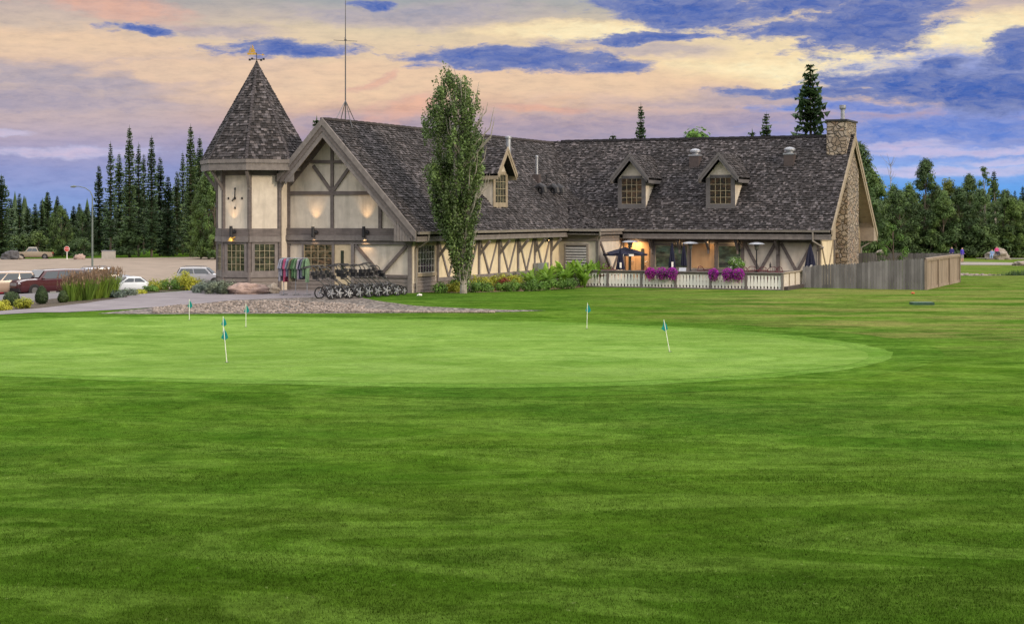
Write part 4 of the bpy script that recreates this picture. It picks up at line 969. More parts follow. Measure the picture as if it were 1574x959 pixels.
m.prism([vp(-.12,.64),vp(.2,.64),vp(.14,.85),vp(-.05,.95)], FW*0.03); m.prism([vp(-.24,.64),vp(-.14,.64),vp(-.06,1.12),vp(-.16,.85)], FW*0.03); m.prism([vp(-.02,.97),(vp(.12,.88)),vp(.02,1.15)], FW*.03)
m.tube([vp(-.3,.5),vp(.7,.5)], .014, 6); m.prism([vp(.62,.43),vp(.62,.57),vp(.78,.5)], FW*.02)
m.build('ship_figure', M['gold'], vane)
vane.scale = (.74,.74,.74)
# antenna mast on the ridge
ay = P(531,187,X=RX).y
ant = empty('antenna_mast', (RX,ay,RZ), label='tall thin antenna mast on a tripod on the gable ridge', cat='antenna')
m = MB(); m.tube([(0,0,0),(0,0,.9),(0,0,3.2),(0,0,5.6)], [.03,.03,.028,.014], 8); m.build('mast', M['steelpaint'], ant)
for dx, dy in ((.36,.0),(-.36,.0),(0,.9),(0,-.9)):
    m = MB(); m.tube([(0,0,.95),(dx,dy,-KL*abs(dx)*0.9)], .018, 6); m.build('leg', M['steelpaint'], ant)
m = MB(); m.tube([RT*-.55+Vector((0,0,3.75)), RT*.55+Vector((0,0,3.7))], .014, 6); m.tube([(0,0,3.74),(0,0,3.78)], .06, 8); m.tube([FW*-.5+Vector((0,0,3.8)), FW*.5+Vector((0,0,3.8))], .012, 6); m.build('crossbar', M['steelpaint'], ant)
m = MB(); m.tube([(.18,0,.45),(0,.4,.45),(-.18,0,.45),(0,-.4,.45),(.18,0,.45)], .012, 6); m.build('brace', M['steelpaint'], ant)

# ------------------------------------------------------------------ vegetation
M['needle'] = leafmat('spruce_needle', (0.072,0.125,0.052), (0.046,0.086,0.042), 0.5, 0.15)
M['leaf_dark'] = leafmat('aspen_leaf', (0.085,0.14,0.045), (0.05,0.09,0.034), 0.5, 0.3)
M['leaf_mid'] = leafmat('birch_leaf', (0.12,0.19,0.05), (0.075,0.13,0.038), 0.5, 0.35)
M['leaf_yellow'] = leafmat('turning_leaf', (0.17,0.19,0.035), (0.10,0.13,0.03), 0.5, 0.35)
M['leaf_poplar'] = leafmat('poplar_leaf', (0.112,0.175,0.065), (0.068,0.115,0.046), 0.8, 0.3, 0.45)
M['leaf_fern'] = leafmat('fern_leaf', (0.23,0.40,0.06), (0.15,0.29,0.045), 1.5, 0.4)
M['leaf_gold'] = leafmat('golden_leaf', (0.42,0.42,0.05), (0.28,0.32,0.045), 1.5, 0.4)
M['leaf_green'] = leafmat('shrub_leaf', (0.12,0.23,0.04), (0.08,0.165,0.035), 1.5, 0.3)
M['leaf_clip'] = leafmat('clipped_leaf', (0.05,0.085,0.03), (0.03,0.055,0.022), 2.5, 0.2)
M['leaf_grey'] = leafmat('silver_leaf', (0.16,0.20,0.17), (0.10,0.14,0.12), 1.5, 0.2)
M['leaf_red'] = leafmat('red_leaf', (0.34,0.06,0.03), (0.22,0.045,0.03), 1.5, 0.3)
M['petunia'] = leafmat('petunia_petal', (0.55,0.03,0.50), (0.34,0.015,0.38), 3.0, 0.3)
M['bloom_white'] = leafmat('white_petal', (0.6,0.62,0.55), (0.45,0.5,0.42), 3.0, 0.3)
M['plume'] = leafmat('grass_plume', (0.26,0.18,0.12), (0.17,0.11,0.075), 2.0, 0.3)
M['reed'] = leafmat('reed_blade', (0.20,0.31,0.05), (0.12,0.21,0.035), 1.0, 0.35)
def rv(r): 
    while 1:
        v = Vector((r.uniform(-1,1), r.uniform(-1,1), r.uniform(-1,1)))
        if 0.05 < v.length < 1: return v.normalized()
def leaf(mb, c, n, s, r, col, asp=0.6):
    n = n.normalized(); a = n.cross(rv(r))
    if a.length < 1e-3: a = Vector((1,0,0))
    a.normalize(); b = n.cross(a)
    a *= s*0.5; b *= s*0.5*asp
    mb.face([c-a, c+b*0.9-a*0.1, c+a, c-b*0.9+a*0.1], col)
def spruce_mesh(H_, Rr, seed, bare=0.10, dens=1.0, ragged=0.3):
    r = random.Random(seed); m = MB(); t = MB()
    t.tube([(0,0,-0.3),(0,0,H_*0.5),(0,0,H_*0.98)], [H_*0.011+0.04,H_*0.007+0.02,0.02], 7)
    z = H_*bare; step = 0.30+H_*0.006
    while z < H_*0.985:
        f = (z/H_); L0 = Rr*min(1.0, (1-f)**0.75*1.02+0.03)*(0.72+0.28*sst(bare, bare+0.15, f))+0.10
        nb = int((7+3*(1-f))*dens); ph0 = r.random()*6.28
        gap = r.random() < 0.08
        for k in range(nb):
            if r.random() < 0.12 or (gap and r.random() < 0.6): continue
            ph = ph0+6.283*k/nb+r.uniform(-.3,.3); L = L0*r.uniform(1-ragged-0.15, 1+ragged*0.6)
            if r.random() < 0.06: L *= 1.3
            droop = r.uniform(0.15, 0.5)*(1-0.5*f)-0.25*f
            d = Vector((cos(ph), sin(ph), 0)); sd_ = Vector((-sin(ph), cos(ph), 0)); ns = max(2, int(L/0.38))
            for i in range(ns):
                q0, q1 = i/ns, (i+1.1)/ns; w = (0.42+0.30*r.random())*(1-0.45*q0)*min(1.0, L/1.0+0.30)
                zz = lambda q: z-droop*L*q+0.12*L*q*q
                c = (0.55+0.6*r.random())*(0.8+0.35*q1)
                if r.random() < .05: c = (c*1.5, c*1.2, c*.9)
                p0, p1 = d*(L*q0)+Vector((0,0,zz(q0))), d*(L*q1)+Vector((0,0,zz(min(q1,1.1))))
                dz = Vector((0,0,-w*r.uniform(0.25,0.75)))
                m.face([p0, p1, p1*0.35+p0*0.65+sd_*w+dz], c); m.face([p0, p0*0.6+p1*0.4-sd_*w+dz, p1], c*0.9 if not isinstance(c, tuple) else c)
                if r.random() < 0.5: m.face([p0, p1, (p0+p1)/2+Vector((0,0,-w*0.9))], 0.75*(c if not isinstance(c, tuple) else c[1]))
        z += step*r.uniform(0.8,1.2)*(0.75 if f > 0.7 else 1)
    for i in range(6): m.face([(0.10,0,H_*0.94+i*.04),(-0.08,0.08,H_*.94+i*.04),(0,0,H_+0.15)], 0.8)
    return m, t
def topiary(w, h, n, seed):
    r = random.Random(seed); m = MB()
    for i in range(n):
        d = rv(r); k = r.uniform(.82,1.03); f = d.z*.5+.5; ww = w*(1.0 if w > .3 else (1.15-.55*f))
        leaf(m, Vector((d.x*ww*k, d.y*ww*k, max(.02, h*.5+d.z*h*.52*k))), d+rv(r)*.5, r.uniform(.035,.07), r, r.uniform(.55,1.3), .7)
    return m
def tree(proto_name, mb, tb, lm, bm, label, cat='tree', group=None):
    o = empty(proto_name, (0,0,0), label=label, cat=cat, group=group)
    tb.build('trunk', M[bm], o); mb.build('crown', M[lm], o); return o
def broad_mesh(H_, Rr, seed, n=3600, ls=0.26, bare=0.15, clumps=46, shape=1.0, top=0.55):
    r = random.Random(seed); m = MB(); t = MB()
    lean = Vector((r.uniform(-.04,.04), r.uniform(-.04,.04), 0))
    t.tube([(0,0,-.3), lean*H_*.4+Vector((0,0,H_*.4)), lean*H_+Vector((0,0,H_*.93))], [H_*.013+.03, H_*.009+.02, .02], 7)
    cl = []
    for i in range(clumps):
        f = bare+(1-bare)*r.random()**0.9; wd = Rr*(sin(pi*min(1,(f-bare)/(1-bare)*0.86+0.14))**0.6)*shape
        if f > top: wd *= 1-(f-top)/(1-top)*0.55
        a = r.random()*6.283; q = r.random()**0.45
        c = Vector((cos(a)*wd*q, sin(a)*wd*q, f*H_))+lean*f*H_
        cl.append((c, r.uniform(0.45,0.95)*Rr*0.42, r.uniform(0.6,1.35)))
        if r.random() < 0.5:
            b0 = Vector((0,0,max(bare*.7,f-0.2)*H_))+lean*f*H_; t.tube([b0, b0.lerp(c,.6)+Vector((0,0,.1)), c], [.035,.022,.008], 5)
    per = n//clumps
    for c, rad, br in cl:
        for i in range(per):
            d = rv(r); p = c+Vector((d.x, d.y, d.z*0.8))*rad*r.random()**0.4
            if p.z < 0.3: p.z = 0.3+r.random()*0.5
            leaf(m, p, d+Vector((0,0,0.5)), ls*r.uniform(0.6,1.3), r, br*r.uniform(0.7,1.25), 0.75)
    return m, t
spr = {}
for i, (h, rr, b, dn) in enumerate(((20,2.3,.08,1.1),(17,2.1,.05,1.1),(19,1.9,.18,1),(12,1.9,.02,1.1),(9,1.7,.01,1.1),(15,2.9,.05,1.35))):
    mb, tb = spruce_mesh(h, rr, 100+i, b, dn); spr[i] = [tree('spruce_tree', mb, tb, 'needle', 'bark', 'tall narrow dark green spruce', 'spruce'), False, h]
def put_spruce(i, px, D, h, label, group, w=1.0):
    p = LDP(px, D); pr, used, h0 = spr[i]; k = h/h0
    o = place(pr, used, p, R.random()*6.28, (k*w, k*w, k), label, group); spr[i][1] = True; return o
def top_h(px, D, ytop):
    p = LDP(px, D); return (VY-ytop)*D/F+H-p.z
gl = 'spruces at the edge of the gravel lot'
tall = [(152,253,262,1),(170,217,257,2),(183,235,270,1),(199,192,250,0),(213,218,255,2),(221,234,266,2),(233,207,252,0),(246,240,258,1),(258,270,256,3),(272,262,262,1),(281,232,268,2),(293,190,252,0),(300,235,264,5),(307,208,254,0),(318,240,262,1)]
for i, (px, yt, D, k) in enumerate(tall):
    q = 'tallest of the ' if px == 293 else ''
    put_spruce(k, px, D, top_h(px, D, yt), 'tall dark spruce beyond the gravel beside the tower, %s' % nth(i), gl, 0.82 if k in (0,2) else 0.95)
low = [(2,268,246,5),(17,305,258,3),(30,296,256,1),(42,316,262,3),(54,312,258,3),(64,306,260,1),(73,294,262,3),(84,318,258,3),(88,300,268,1),(100,320,262,4),(113,316,266,3),(122,312,270,3),(132,322,262,4),(142,318,266,3)]
for i, (px, yt, D, k) in enumerate(low):
    put_spruce(k, px, D, top_h(px, D, yt), 'shorter spruce left of the lamp post, %s' % nth(i), 'low spruces left of the lamp post', 1.1)
# back ranks that close the wood
for i in range(31):
    px = -30+i*15+R.uniform(-4,4); D = R.uniform(285,310)
    put_spruce(R.choice((1,3,5)), px, D, top_h(px, D, R.uniform(316,338) if px < 150 else R.uniform(268,315)), 'dim spruce in the packed rear rank of the wood left of the clubhouse', 'rear rank of spruces on the left', 1.5)
behind = [(985,157,140,0,'slim spruce tip rising behind the ridge between the vent pipes and the left roof dormer'),(1246,93,128,5,'big full spruce rising behind the roof beside the stone chimney'),(1178,171,150,1,'small spruce tip behind the ridge left of the big spruce'),(942,205,170,3,'tiny distant spruce tip just over the ridge of the right wing'),(1156,200,170,4,'tiny faint spruce point on the ridge right of the first metal roof vent'),(487,180,110,3,'spruce top peeping between the tower roof and the gable')]
for px, yt, D, k, lb in behind: put_spruce(k, px, D, top_h(px, D, yt), lb, None, 0.8 if k == 0 else 1.0)
for px, yt, D, k in ((1528,262,250,3),(1545,290,255,3),(1560,292,250,1),(1572,286,246,3),(1590,280,250,1)):
    put_spruce(k, px, D, top_h(px, D, yt), 'dark spruce tip above the far right end of the wood, %s' % nth([1528,1545,1560,1572,1590].index(px)), 'spruces at the far right')
# broadleaf trees
bro = {}
for i, (h, rr, n, ls, bare, cl_, lm, bm) in enumerate(((10,2.7,9500,.28,.03,85,'leaf_dark','bark'),(10,2.5,9500,.27,.02,80,'leaf_mid','bark'),(12,2.8,9500,.28,.06,80,'leaf_dark','bark'),(9,2.2,7000,.27,.02,60,'leaf_yellow','bark'),(12,1.5,1500,.24,.35,30,'leaf_mid','barkpale'),(4,1.3,1500,.14,.02,26,'leaf_green','bark'),(3.2,2.2,2600,.26,.0,30,'leaf_dark','bark'))):
    mb, tb = broad_mesh(h, rr, 200+i, n, ls, bare, cl_); bro[i] = [tree('broadleaf_tree', mb, tb, lm, bm, 'leafy broadleaf tree', 'tree'), False, h]
def put_broad(i, px, D, h, label, group, w=1.0):
    p = LDP(px, D); pr, used, h0 = bro[i]; k = h/h0
    o = place(pr, used, p, R.random()*6.28, (k*w, k*w, k), label, group); bro[i][1] = True; return o
rt = [(1322,222,150,2),(1338,250,204,1),(1352,270,206,0),(1368,278,210,1),(1386,286,204,0),(1402,276,212,1),(1420,246,206,2),(1436,280,208,0),(1450,288,204,1),(1461,270,212,3),(1474,282,206,0),(1490,262,210,2),(1506,284,204,0),(1516,256,214,4),(1532,270,212,4),(1541,286,205,0),(1556,300,204,1),(1571,304,208,1),(1588,296,205,0)]
for i, (px, yt, D, k) in enumerate(rt):
    kind = ['dark green aspen','light birch','taller round-headed tree','tree with yellowing leaves','airy thin-crowned tree'][k]
    put_broad(k, px, D, top_h(px, D, yt+(9 if px not in (1420,1516,1322) else 2)), '%s at the front of the right wood, %s' % (kind, nth(i)), 'front row of the right-hand wood', 1.0 if k != 2 else 0.85)
for i in range(18):
    px = 1325+i*16; put_broad(R.choice((0,1,2)), px, R.uniform(218,236), top_h(px, 227, R.uniform(294,312)), 'tree in the dense shaded rear rank of the right-hand wood', 'rear rank of the right-hand wood', 1.2)
for i in range(20):
    px = 1322+i*13.5; put_broad(6, px, R.uniform(203,208), R.uniform(2.6,4.0), 'low bush filling the foot of the right-hand wood', 'underbrush of the right-hand wood', 1.0)
# leafy trees on the left
for px, yt, D, k, h_lb in ((96,318,252,0,'round green broadleaf tree behind the stop sign'),(83,330,254,1,'lighter green tree among the low spruces'),(128,325,256,0,'rounded tree right behind the lamp post'),(321,262,238,1,'bright green birch close beside the tower'),(331,272,236,1,'leafy tree half hidden behind the tower edge'),(309,300,240,1,'slim young birch left of the tower birch')):
    put_broad(k, px, D, top_h(px, D, yt), h_lb, None, 0.8)
for i, px in enumerate((130,118,200,60,20,35,300)):
    put_broad(6, px, 250 if px != 130 else 246, R.uniform(2.2,4.5), 'low dark bush at the foot of the left-hand spruces', 'underbrush by the gravel lot', 1.1)
put_broad(5, 1063, 120, top_h(1063,120,203), 'leafy treetop just showing over the ridge left of the metal roof vent', None)
put_broad(5, 1374, 92, 3.2, 'young leafy sapling standing inside the board fence', None, 0.9)
# bare tree over the wood
p = LDP(1368, 214); bt = empty('bare_tree', p, label='leafless pale tree poking above the wood right of the gable', cat='tree')
def baretree(h, seed):
    r = random.Random(seed); m = MB(); m.tube([(0,0,0),(.1,0,h*.6),(0.05,0,h)], [.1,.06,.02], 6)
    for i in range(26):
        z = h*(.55+.43*r.random()); a = r.random()*6.28; L = r.uniform(.6,1.6)
        d = Vector((cos(a), sin(a), 1.0)); m.tube([(0.05,0,z), Vector((0.05,0,z))+d*L*.5, Vector((0,0,z))+d*L+Vector((0,0,.2))], [.03,.02,.01], 4)
    return m
h = top_h(1368, 214, 250); baretree(h, 5).build('trunk', M['barkpale'], bt)
# one far belt of forest closes the horizon all round
def belt():
    r = random.Random(11); m = MB()
    for ring, (D0, hh, n) in enumerate(((330, 11, 900), (420, 13, 700))):
        for i in range(n):
            a = 6.2832*i/n+r.uniform(-.003,.003); rad = D0*r.uniform(.96,1.05); x, y = CAM.x+rad*cos(a), CAM.y+rad*sin(a)
            zb = gz(x, y)-0.3; h = hh*r.uniform(.55,1.0); w = r.uniform(1.3,2.4)
            for lv in range(6):
                f0 = lv/6; wr = w*(1-f0)*r.uniform(.8,1.15)+.1; ph = r.random()*6; zt = zb+h*min(1, f0+.30); z0 = zb+h*f0*0.97
                for k in range(5):
                    a0, a1 = ph+k*1.2566, ph+(k+1)*1.2566
                    m.face([(x+wr*cos(a0)*r.uniform(.8,1.15),y+wr*sin(a0),z0-r.random()*.4),(x+wr*cos(a1),y+wr*sin(a1),z0),(x,y,zt)], r.uniform(.5,1.1))
    tag(m.build('far_forest', M['needle']), 'distant dark conifer forest closing the horizon behind everything', kind='stuff')
belt()
# the columnar poplar before the clubhouse
def poplar():
    r = random.Random(42); g = G(712, 451); Hp = (451-103)/F*LD(g.x, g.y)[1]; o = empty('poplar_tree', g, label='slender columnar poplar with dense small leaves in front of the clubhouse', cat='tree')
    t = MB(); t.tube([Vector((0,0,-.3)),Vector((0.02,0,1.2)),RT*-.35+Vector((0,.05,4.5)),RT*-.4+Vector((0,0,Hp*.93))], [.17,.14,.10,.02], 10)
    m = MB(); k = 0
    prof = [(0.02,0.1),(0.05,.34),(.14,.52),(.23,.72),(.32,1.0),(.44,1.24),(.57,1.40),(.72,1.42),(.80,1.22),(.87,.92),(.92,.62),(.965,.38),(1.0,.16)]
    def rad(f):
        for (a, ra), (b, rb) in zip(prof[:-1], prof[1:]):
            if a <= f <= b: return 1.14*(ra+(rb-ra)*(f-a)/(b-a))
        return 0
    def lim(c):
        a = atan2(c.y, c.x); ff = max(0, min(1, c.z/Hp))
        return rad(ff)*(0.98+0.60*noise.noise(Vector((cos(a)*1.3, sin(a)*1.3, c.z*.75)))+0.22*noise.noise(Vector((cos(a)*4, sin(a)*4, c.z*2.6))))
    for i in range(330):
        f0 = r.uniform(.03,.93); a = r.random()*6.283; L = r.uniform(.5,1.9)*(1.15-.4*f0); q = r.uniform(.1,1.0)**.6
        p = Vector((cos(a)*rad(f0)*q*0.82, sin(a)*rad(f0)*q*0.82, f0*Hp)); d = Vector((cos(a)*.22, sin(a)*.22, 1)).normalized()
        base = Vector((0,0,max(.4, p.z-1.3))); e = p+d*L
        if i < 90: t.tube([base, p, p+d*L*.6], [.04,.025,.008], 5)
        br = r.uniform(.45,1.4)
        for j in range(int(92*L*(.35+.65*rad(f0)))):
            s = r.random(); c = p+d*L*s; w = .27*(1-.5*s)+.03; v = rv(r)
            c = c+v*w*r.random()**.5
            if c.z > Hp or c.z < 0.35: continue
            hr = sqrt(c.x*c.x+c.y*c.y)
            if hr > lim(c)+0.03: continue
            c = c+RT*(-.40)*min(1, c.z/Hp*2.2); leaf(m, c, v+Vector((0,0,.3)), r.uniform(.08,.14), r, br*r.uniform(.6,1.35)*(1.7 if r.random() < .05 else 1), .8)
    for i in range(26):
        f0 = r.uniform(.62,.97); a = r.random()*6.283; p = Vector((cos(a)*rad(f0)*.8, sin(a)*rad(f0)*.8, f0*Hp))
        for j in range(34):
            c = p+Vector((cos(a)*.12, sin(a)*.12, .75))*(j/34)+rv(r)*.07+RT*(-.40); leaf(m, c, rv(r), r.uniform(.07,.12), r, r.uniform(.6,1.3), .8)
    t.build('trunk', M['barkpale'], o); m.build('crown', M['leaf_poplar'], o)
poplar()
# bed plants -------------------------------------------------------
def fern(seed, h=1.0, n=26, mat='leaf_fern', seg=7, wd=.16):
    r = random.Random(seed); m = MB()
    for i in range(n):
        a = r.random()*6.283; L = h*r.uniform(.75,1.25); d = Vector((cos(a), sin(a), 0)); lean = r.uniform(.25,.75); c = r.uniform(.7,1.35)
        pv = None
        for k in range(seg+1):
            s = k/seg; p = d*L*lean*s*s*1.1+Vector((0,0,L*(s-.42*s*s*lean*1.4))); w = wd*sin(pi*min(.98,s*.85+.12))*h
            sd_ = Vector((-sin(a), cos(a), 0))*w
            if pv is not None:
                q, qs = pv; m.face([q-qs, q, p, p-sd_*.55], c*r.uniform(.85,1.1)); m.face([q, q+qs, p+sd_*.55, p], c*r.uniform(.85,1.1))
            pv = (p, sd_)
    return m
def shrub(seed, w, h, n, ls, asp=.7):
    r = random.Random(seed); m = MB()
    cl = [(Vector((r.uniform(-1,1)*w*.6, r.uniform(-1,1)*w*.6, h*r.uniform(.25,.8))), r.uniform(.25,.5)*w, r.uniform(.65,1.3)) for _ in range(14)]
    for c, rad_, br in cl:
        for i in range(n//14):
            d = rv(r); p = c+d*rad_*r.random()**.4; p.z = max(.03, p.z*1.0)
            leaf(m, p, d+Vector((0,0,.4)), ls*r.uniform(.6,1.3), r, br*r.uniform(.7,1.3), asp)
    return m
def plant(name, mb, mat, label, cat, loc, rz=0, sc=1.0, group=None, extra=None):
    o = mb.build(name, M[mat]); o.location = loc; o.rotation_euler = (0,0,rz); o.scale = (sc,sc,sc); return tag(o, label, cat, group)
def bedpos(y, out): x = 0.35+out; return Vector((x, y, gz(x, y)))
k = 0
fp = [(9.2,.7,.9),(10.3,1.2,1.0),(11.2,.5,1.15),(12.0,1.3,1.1),(12.9,.7,1.35),(13.6,1.5,1.2),(14.4,1.0,1.45),(15.2,1.8,1.4),(15.9,1.0,1.5),(16.3,2.3,1.35),(16.6,1.6,1.5),(15.6,2.7,1.2),(14.6,2.2,1.0)]
f0 = fern(1); f1 = fern(2)
protos = [plant('fern', f0, 'leaf_fern', '', 'fern', (0,0,0)), plant('fern', f1, 'leaf_fern', '', 'fern', (0,0,0))]
for i, (y, o_, s) in enumerate(fp):
    pr = protos[i % 2]; o = pr if i < 2 else pr.copy()
    if i >= 2: COL.objects.link(o)
    o.location = bedpos(y, o_); o.rotation_euler = (0,0,i*1.3); o.scale = (s*.95,s*.95,s)
    o['label'] = 'bright green arching fern along the timbered side wall, %s' % nth(i); o['group'] = 'ferns along the side wall'
gp = [(1.7,.9,.55,'leaf_gold'),(2.9,.5,.6,'leaf_green'),(4.3,1.1,.55,'leaf_gold'),(5.3,.6,.7,'leaf_gold'),(6.1,1.3,.6,'leaf_red'),(6.9,.7,.75,'leaf_gold'),(7.9,1.3,.8,'leaf_gold'),(8.6,.6,.85,'leaf_gold'),(3.6,1.6,.5,'leaf_green'),(7.2,1.9,.5,'leaf_green'),(9.3,1.8,.5,'leaf_green'),(10.8,2.0,.5,'leaf_green'),(12.4,2.2,.5,'leaf_green'),(5.2,1.9,.45,'leaf_green'),(0.9,.6,.5,'leaf_green'),(2.2,1.4,.45,'leaf_green')]
nm = {'leaf_gold':'golden-yellow leafy shrub','leaf_green':'low green shrub','leaf_red':'shrub with red leaves and flowers'}
cnt = {}
for i, (y, o_, h_, mt) in enumerate(gp):
    cnt[mt] = cnt.get(mt, 0)+1
    plant('shrub', shrub(300+i, .62, h_, 900, .11, .55), mt, '%s in the mulch bed, %s from the near end' % (nm[mt], ['first']+ORD[1:] and (['first']+ORD[1:])[cnt[mt]-1]) if mt != 'leaf_red' else 'shrub with red leaves between the golden shrubs', 'shrub', bedpos(y, o_), i, 1.0, 'shrubs in the mulch bed' if mt != 'leaf_red' else None)
# shrubs by the path on the left
for i, (px, py, w, h, mt, nm_) in enumerate(((18,471,.33,.58,'leaf_green','clipped dark round shrub nearest the left edge'),(64,468,.29,.74,'leaf_green','clipped cone-shaped dark shrub in front of the maroon car'),(97,466,.24,.5,'leaf_green','small dark cone shrub beside the ornamental grass'),(38,475,.42,.36,'leaf_gold','low yellow-green plant between the two clipped shrubs'),(4,478,.5,.35,'leaf_gold','yellow flowering plant at the left end of the bed'),(240,446.5,.6,.42,'leaf_gold','olive yellow shrub in front of the white sedan tail'),(232,449,.4,.22,'leaf_green','green low shrub beside the white sedan'),(262,446,.7,.45,'leaf_green','bushy green plant below the grey wagon'),(278,445.5,.9,.8,'leaf_gold','leafy golden shrub under the silver car by the path'),(296,445.5,.9,.85,'leaf_gold','large green-gold shrub left of the silver bush'),(196,454.5,.5,.20,'leaf_grey','low grey-green ground plant beside the path'),(213,452,.4,.12,'leaf_gold','low flowering ground plant before the white sedan'),(182,458,.45,.25,'leaf_grey','low silvery plant at the end of the tall grass'))):
    plant('shrub', topiary(w, h, 3000, 400+i) if 'clipped' in nm_[:7] or 'cone' in nm_[:16] else shrub(400+i, w, h, 1400, .085), 'leaf_clip' if ('clipped' in nm_[:7] or 'cone' in nm_[:16]) else mt, nm_, 'shrub', G(px, py), i)
for i, (px, py, s) in enumerate(((317,450.5,1.0),(337,452,1.05))):
    o = plant('shrub', shrub(500+i, .62, .52, 3200, .13, .28), 'leaf_grey', ['spiky silver-grey bush left of the pink boulder','spiky silver-grey bush touching the tower wall'][i], 'shrub', G(px, py), 0, s)
for i, (px, py, hh) in enumerate(((109,464,.95),(121,463,1.08),(134,462,1.05),(147,460,1.12),(159,458.5,1.15),(171,457,1.1))):
    g = G(px, py); o = empty('ornamental_grass', g, label='tall ornamental grass clump with brown plumes, %s' % nth(i), cat='grass clump', group='ornamental grass clumps')
    r = random.Random(600+i); m = MB(); pm = MB()
    for j in range(420):
        a = r.random()*6.28; b0 = Vector((cos(a), sin(a), 0))*r.uniform(0,.22); L = hh*r.uniform(.55,.95); ln = r.uniform(.02,.48)
        e = b0*1.6+Vector((cos(a)*ln*L, sin(a)*ln*L, L)); md = b0+(e-b0)*.55+Vector((0,0,.06)); w = Vector((-sin(a), cos(a), 0))*.012
        c = r.uniform(.6,1.4); m.face([b0-w, b0+w, md+w, md-w], c); m.face([md-w, md+w, e], c)
        if j % 6 == 0:
            e2 = b0*1.4+Vector((cos(a)*ln*hh*.8, sin(a)*ln*hh*.8, hh*r.uniform(.92,1.12)))
            for q in range(4): pm.face([e2+rv(r)*.03+Vector((0,0,-.1*q)), e2+rv(r)*.05+Vector((0,0,-.1*q)), e2+Vector((0,0,-.1*q+.12))], r.uniform(.6,1.4))
            pm.face([e2, b0+w, b0-w], .9)
    m.build('blades', M['reed'], o); pm.build('plumes', M['plume'], o)
# ------------------------------------------------------------------ boulders
def rock(px, py, sx, sy, sz, mat, label, seed, D=None, rz=None):
    g = G(px, py) if D is None else LDP(px, D)
    m = MB().blob((0,0,sz*.35), sx, sy, sz*.72, .45, 1.6, seed, 40, 26); o = m.build('boulder', M[mat], smooth=True)
    o.location = g; o.rotation_euler = (0,0,TH if rz is None else rz); return tag(o, label, 'boulder')
rock(379, 452.5, .84, .42, .44, 'boulder', 'long pinkish boulder lying before the tower', 3)
rock(418, 451.5, .34, .28, .38, 'boulderg', 'small brown boulder right of the long pink one', 5)
rock(406, 452.0, .16, .14, .32, 'boulderg', 'small pale upright stone wedged between the two boulders', 6)
rock(1534, 0, 1.38, .95, 1.05, 'boulderg', 'big rounded boulder on the lawn at the right where two people sit', 8, 196)
rock(1570, 0, .9, .5, .45, 'boulderg', 'small dark rock at the right edge beside the road', 9, 168)
rock(17, 0, 1.3, .9, 1.3, 'darkrock', 'dark grey boulder at the far edge of the lot on the left', 10, 236)
rock(30, 0, .45, .3, .5, 'boulderg', 'small pale rock beside the dark grey boulder', 11, 236)
rock(122, 0, .8, .5, .7, 'boulder', 'pinkish boulder right of the stop sign', 12, 236)
rock(1352, 0, .7, .5, 1.45, 'boulderg', 'pale rock showing above the rear fence boards', 13, 100)
rock(645, 455, .1, .08, .08, 'white', 'small white stone in the grass below the downspout', 14)
# cobbles at the lawn bank
r = random.Random(77); m = MB()
for i in range(420):
    l = r.uniform(31.2,35.6); D = r.uniform(112.5,118.5)-(l-31.2)*.5; s = r.uniform(.08,.2); m.blob((*W(l, D)[:2], gz_ld(l, D)+.04), s, s, s*.6, .3, 1.5, i, 7, 5, r.uniform(.7,1.4))
M['pebble'] = mk('pale_pebble', (0.25,0.21,0.185), (0.15,0.125,0.11), 0.9, 3, 0.3, 20, col=True)
wd_ = MB()
for i in range(2600):
    l = r.uniform(33.5,42); D = r.uniform(108,114); z = gz_ld(l, D); q = W(l, D, z); a = r.random()*6.28; hh = r.uniform(.12,.5)
    wd_.face([q+Vector((cos(a)*.05, sin(a)*.05, 0)), q-Vector((cos(a)*.05, sin(a)*.05, 0)), q+Vector((r.uniform(-.2,.2), r.uniform(-.2,.2), hh))], r.uniform(.5,1.2))
tag(wd_.build('weeds', M['leaf_dark']), 'rough dark weeds along the little ditch on the right', kind='stuff')
tag(m.build('cobbles', M['pebble'], smooth=True), 'heap of pale cobbles on the bank behind the board fence', kind='stuff')
m = MB()
for i in range(3600):
    px_ = r.uniform(235,760); t_ = (px_-235)/525; py_ = r.uniform(481.5-(18 if px_ < 560 else 8)*sin(pi*min(1,t_*1.1+.12)), 481.8-1.5*t_)
    g = G(px_, py_); s = r.uniform(.03,.075); m.blob((g.x, g.y, g.z+.03), s, s*.8, s*.6, .3, 1.5, i, 6, 4, r.uniform(.55,1.5))
tag(m.build('river_stones', M['pebble'], smooth=True), 'strip of loose river stones between the path and the green', kind='stuff')
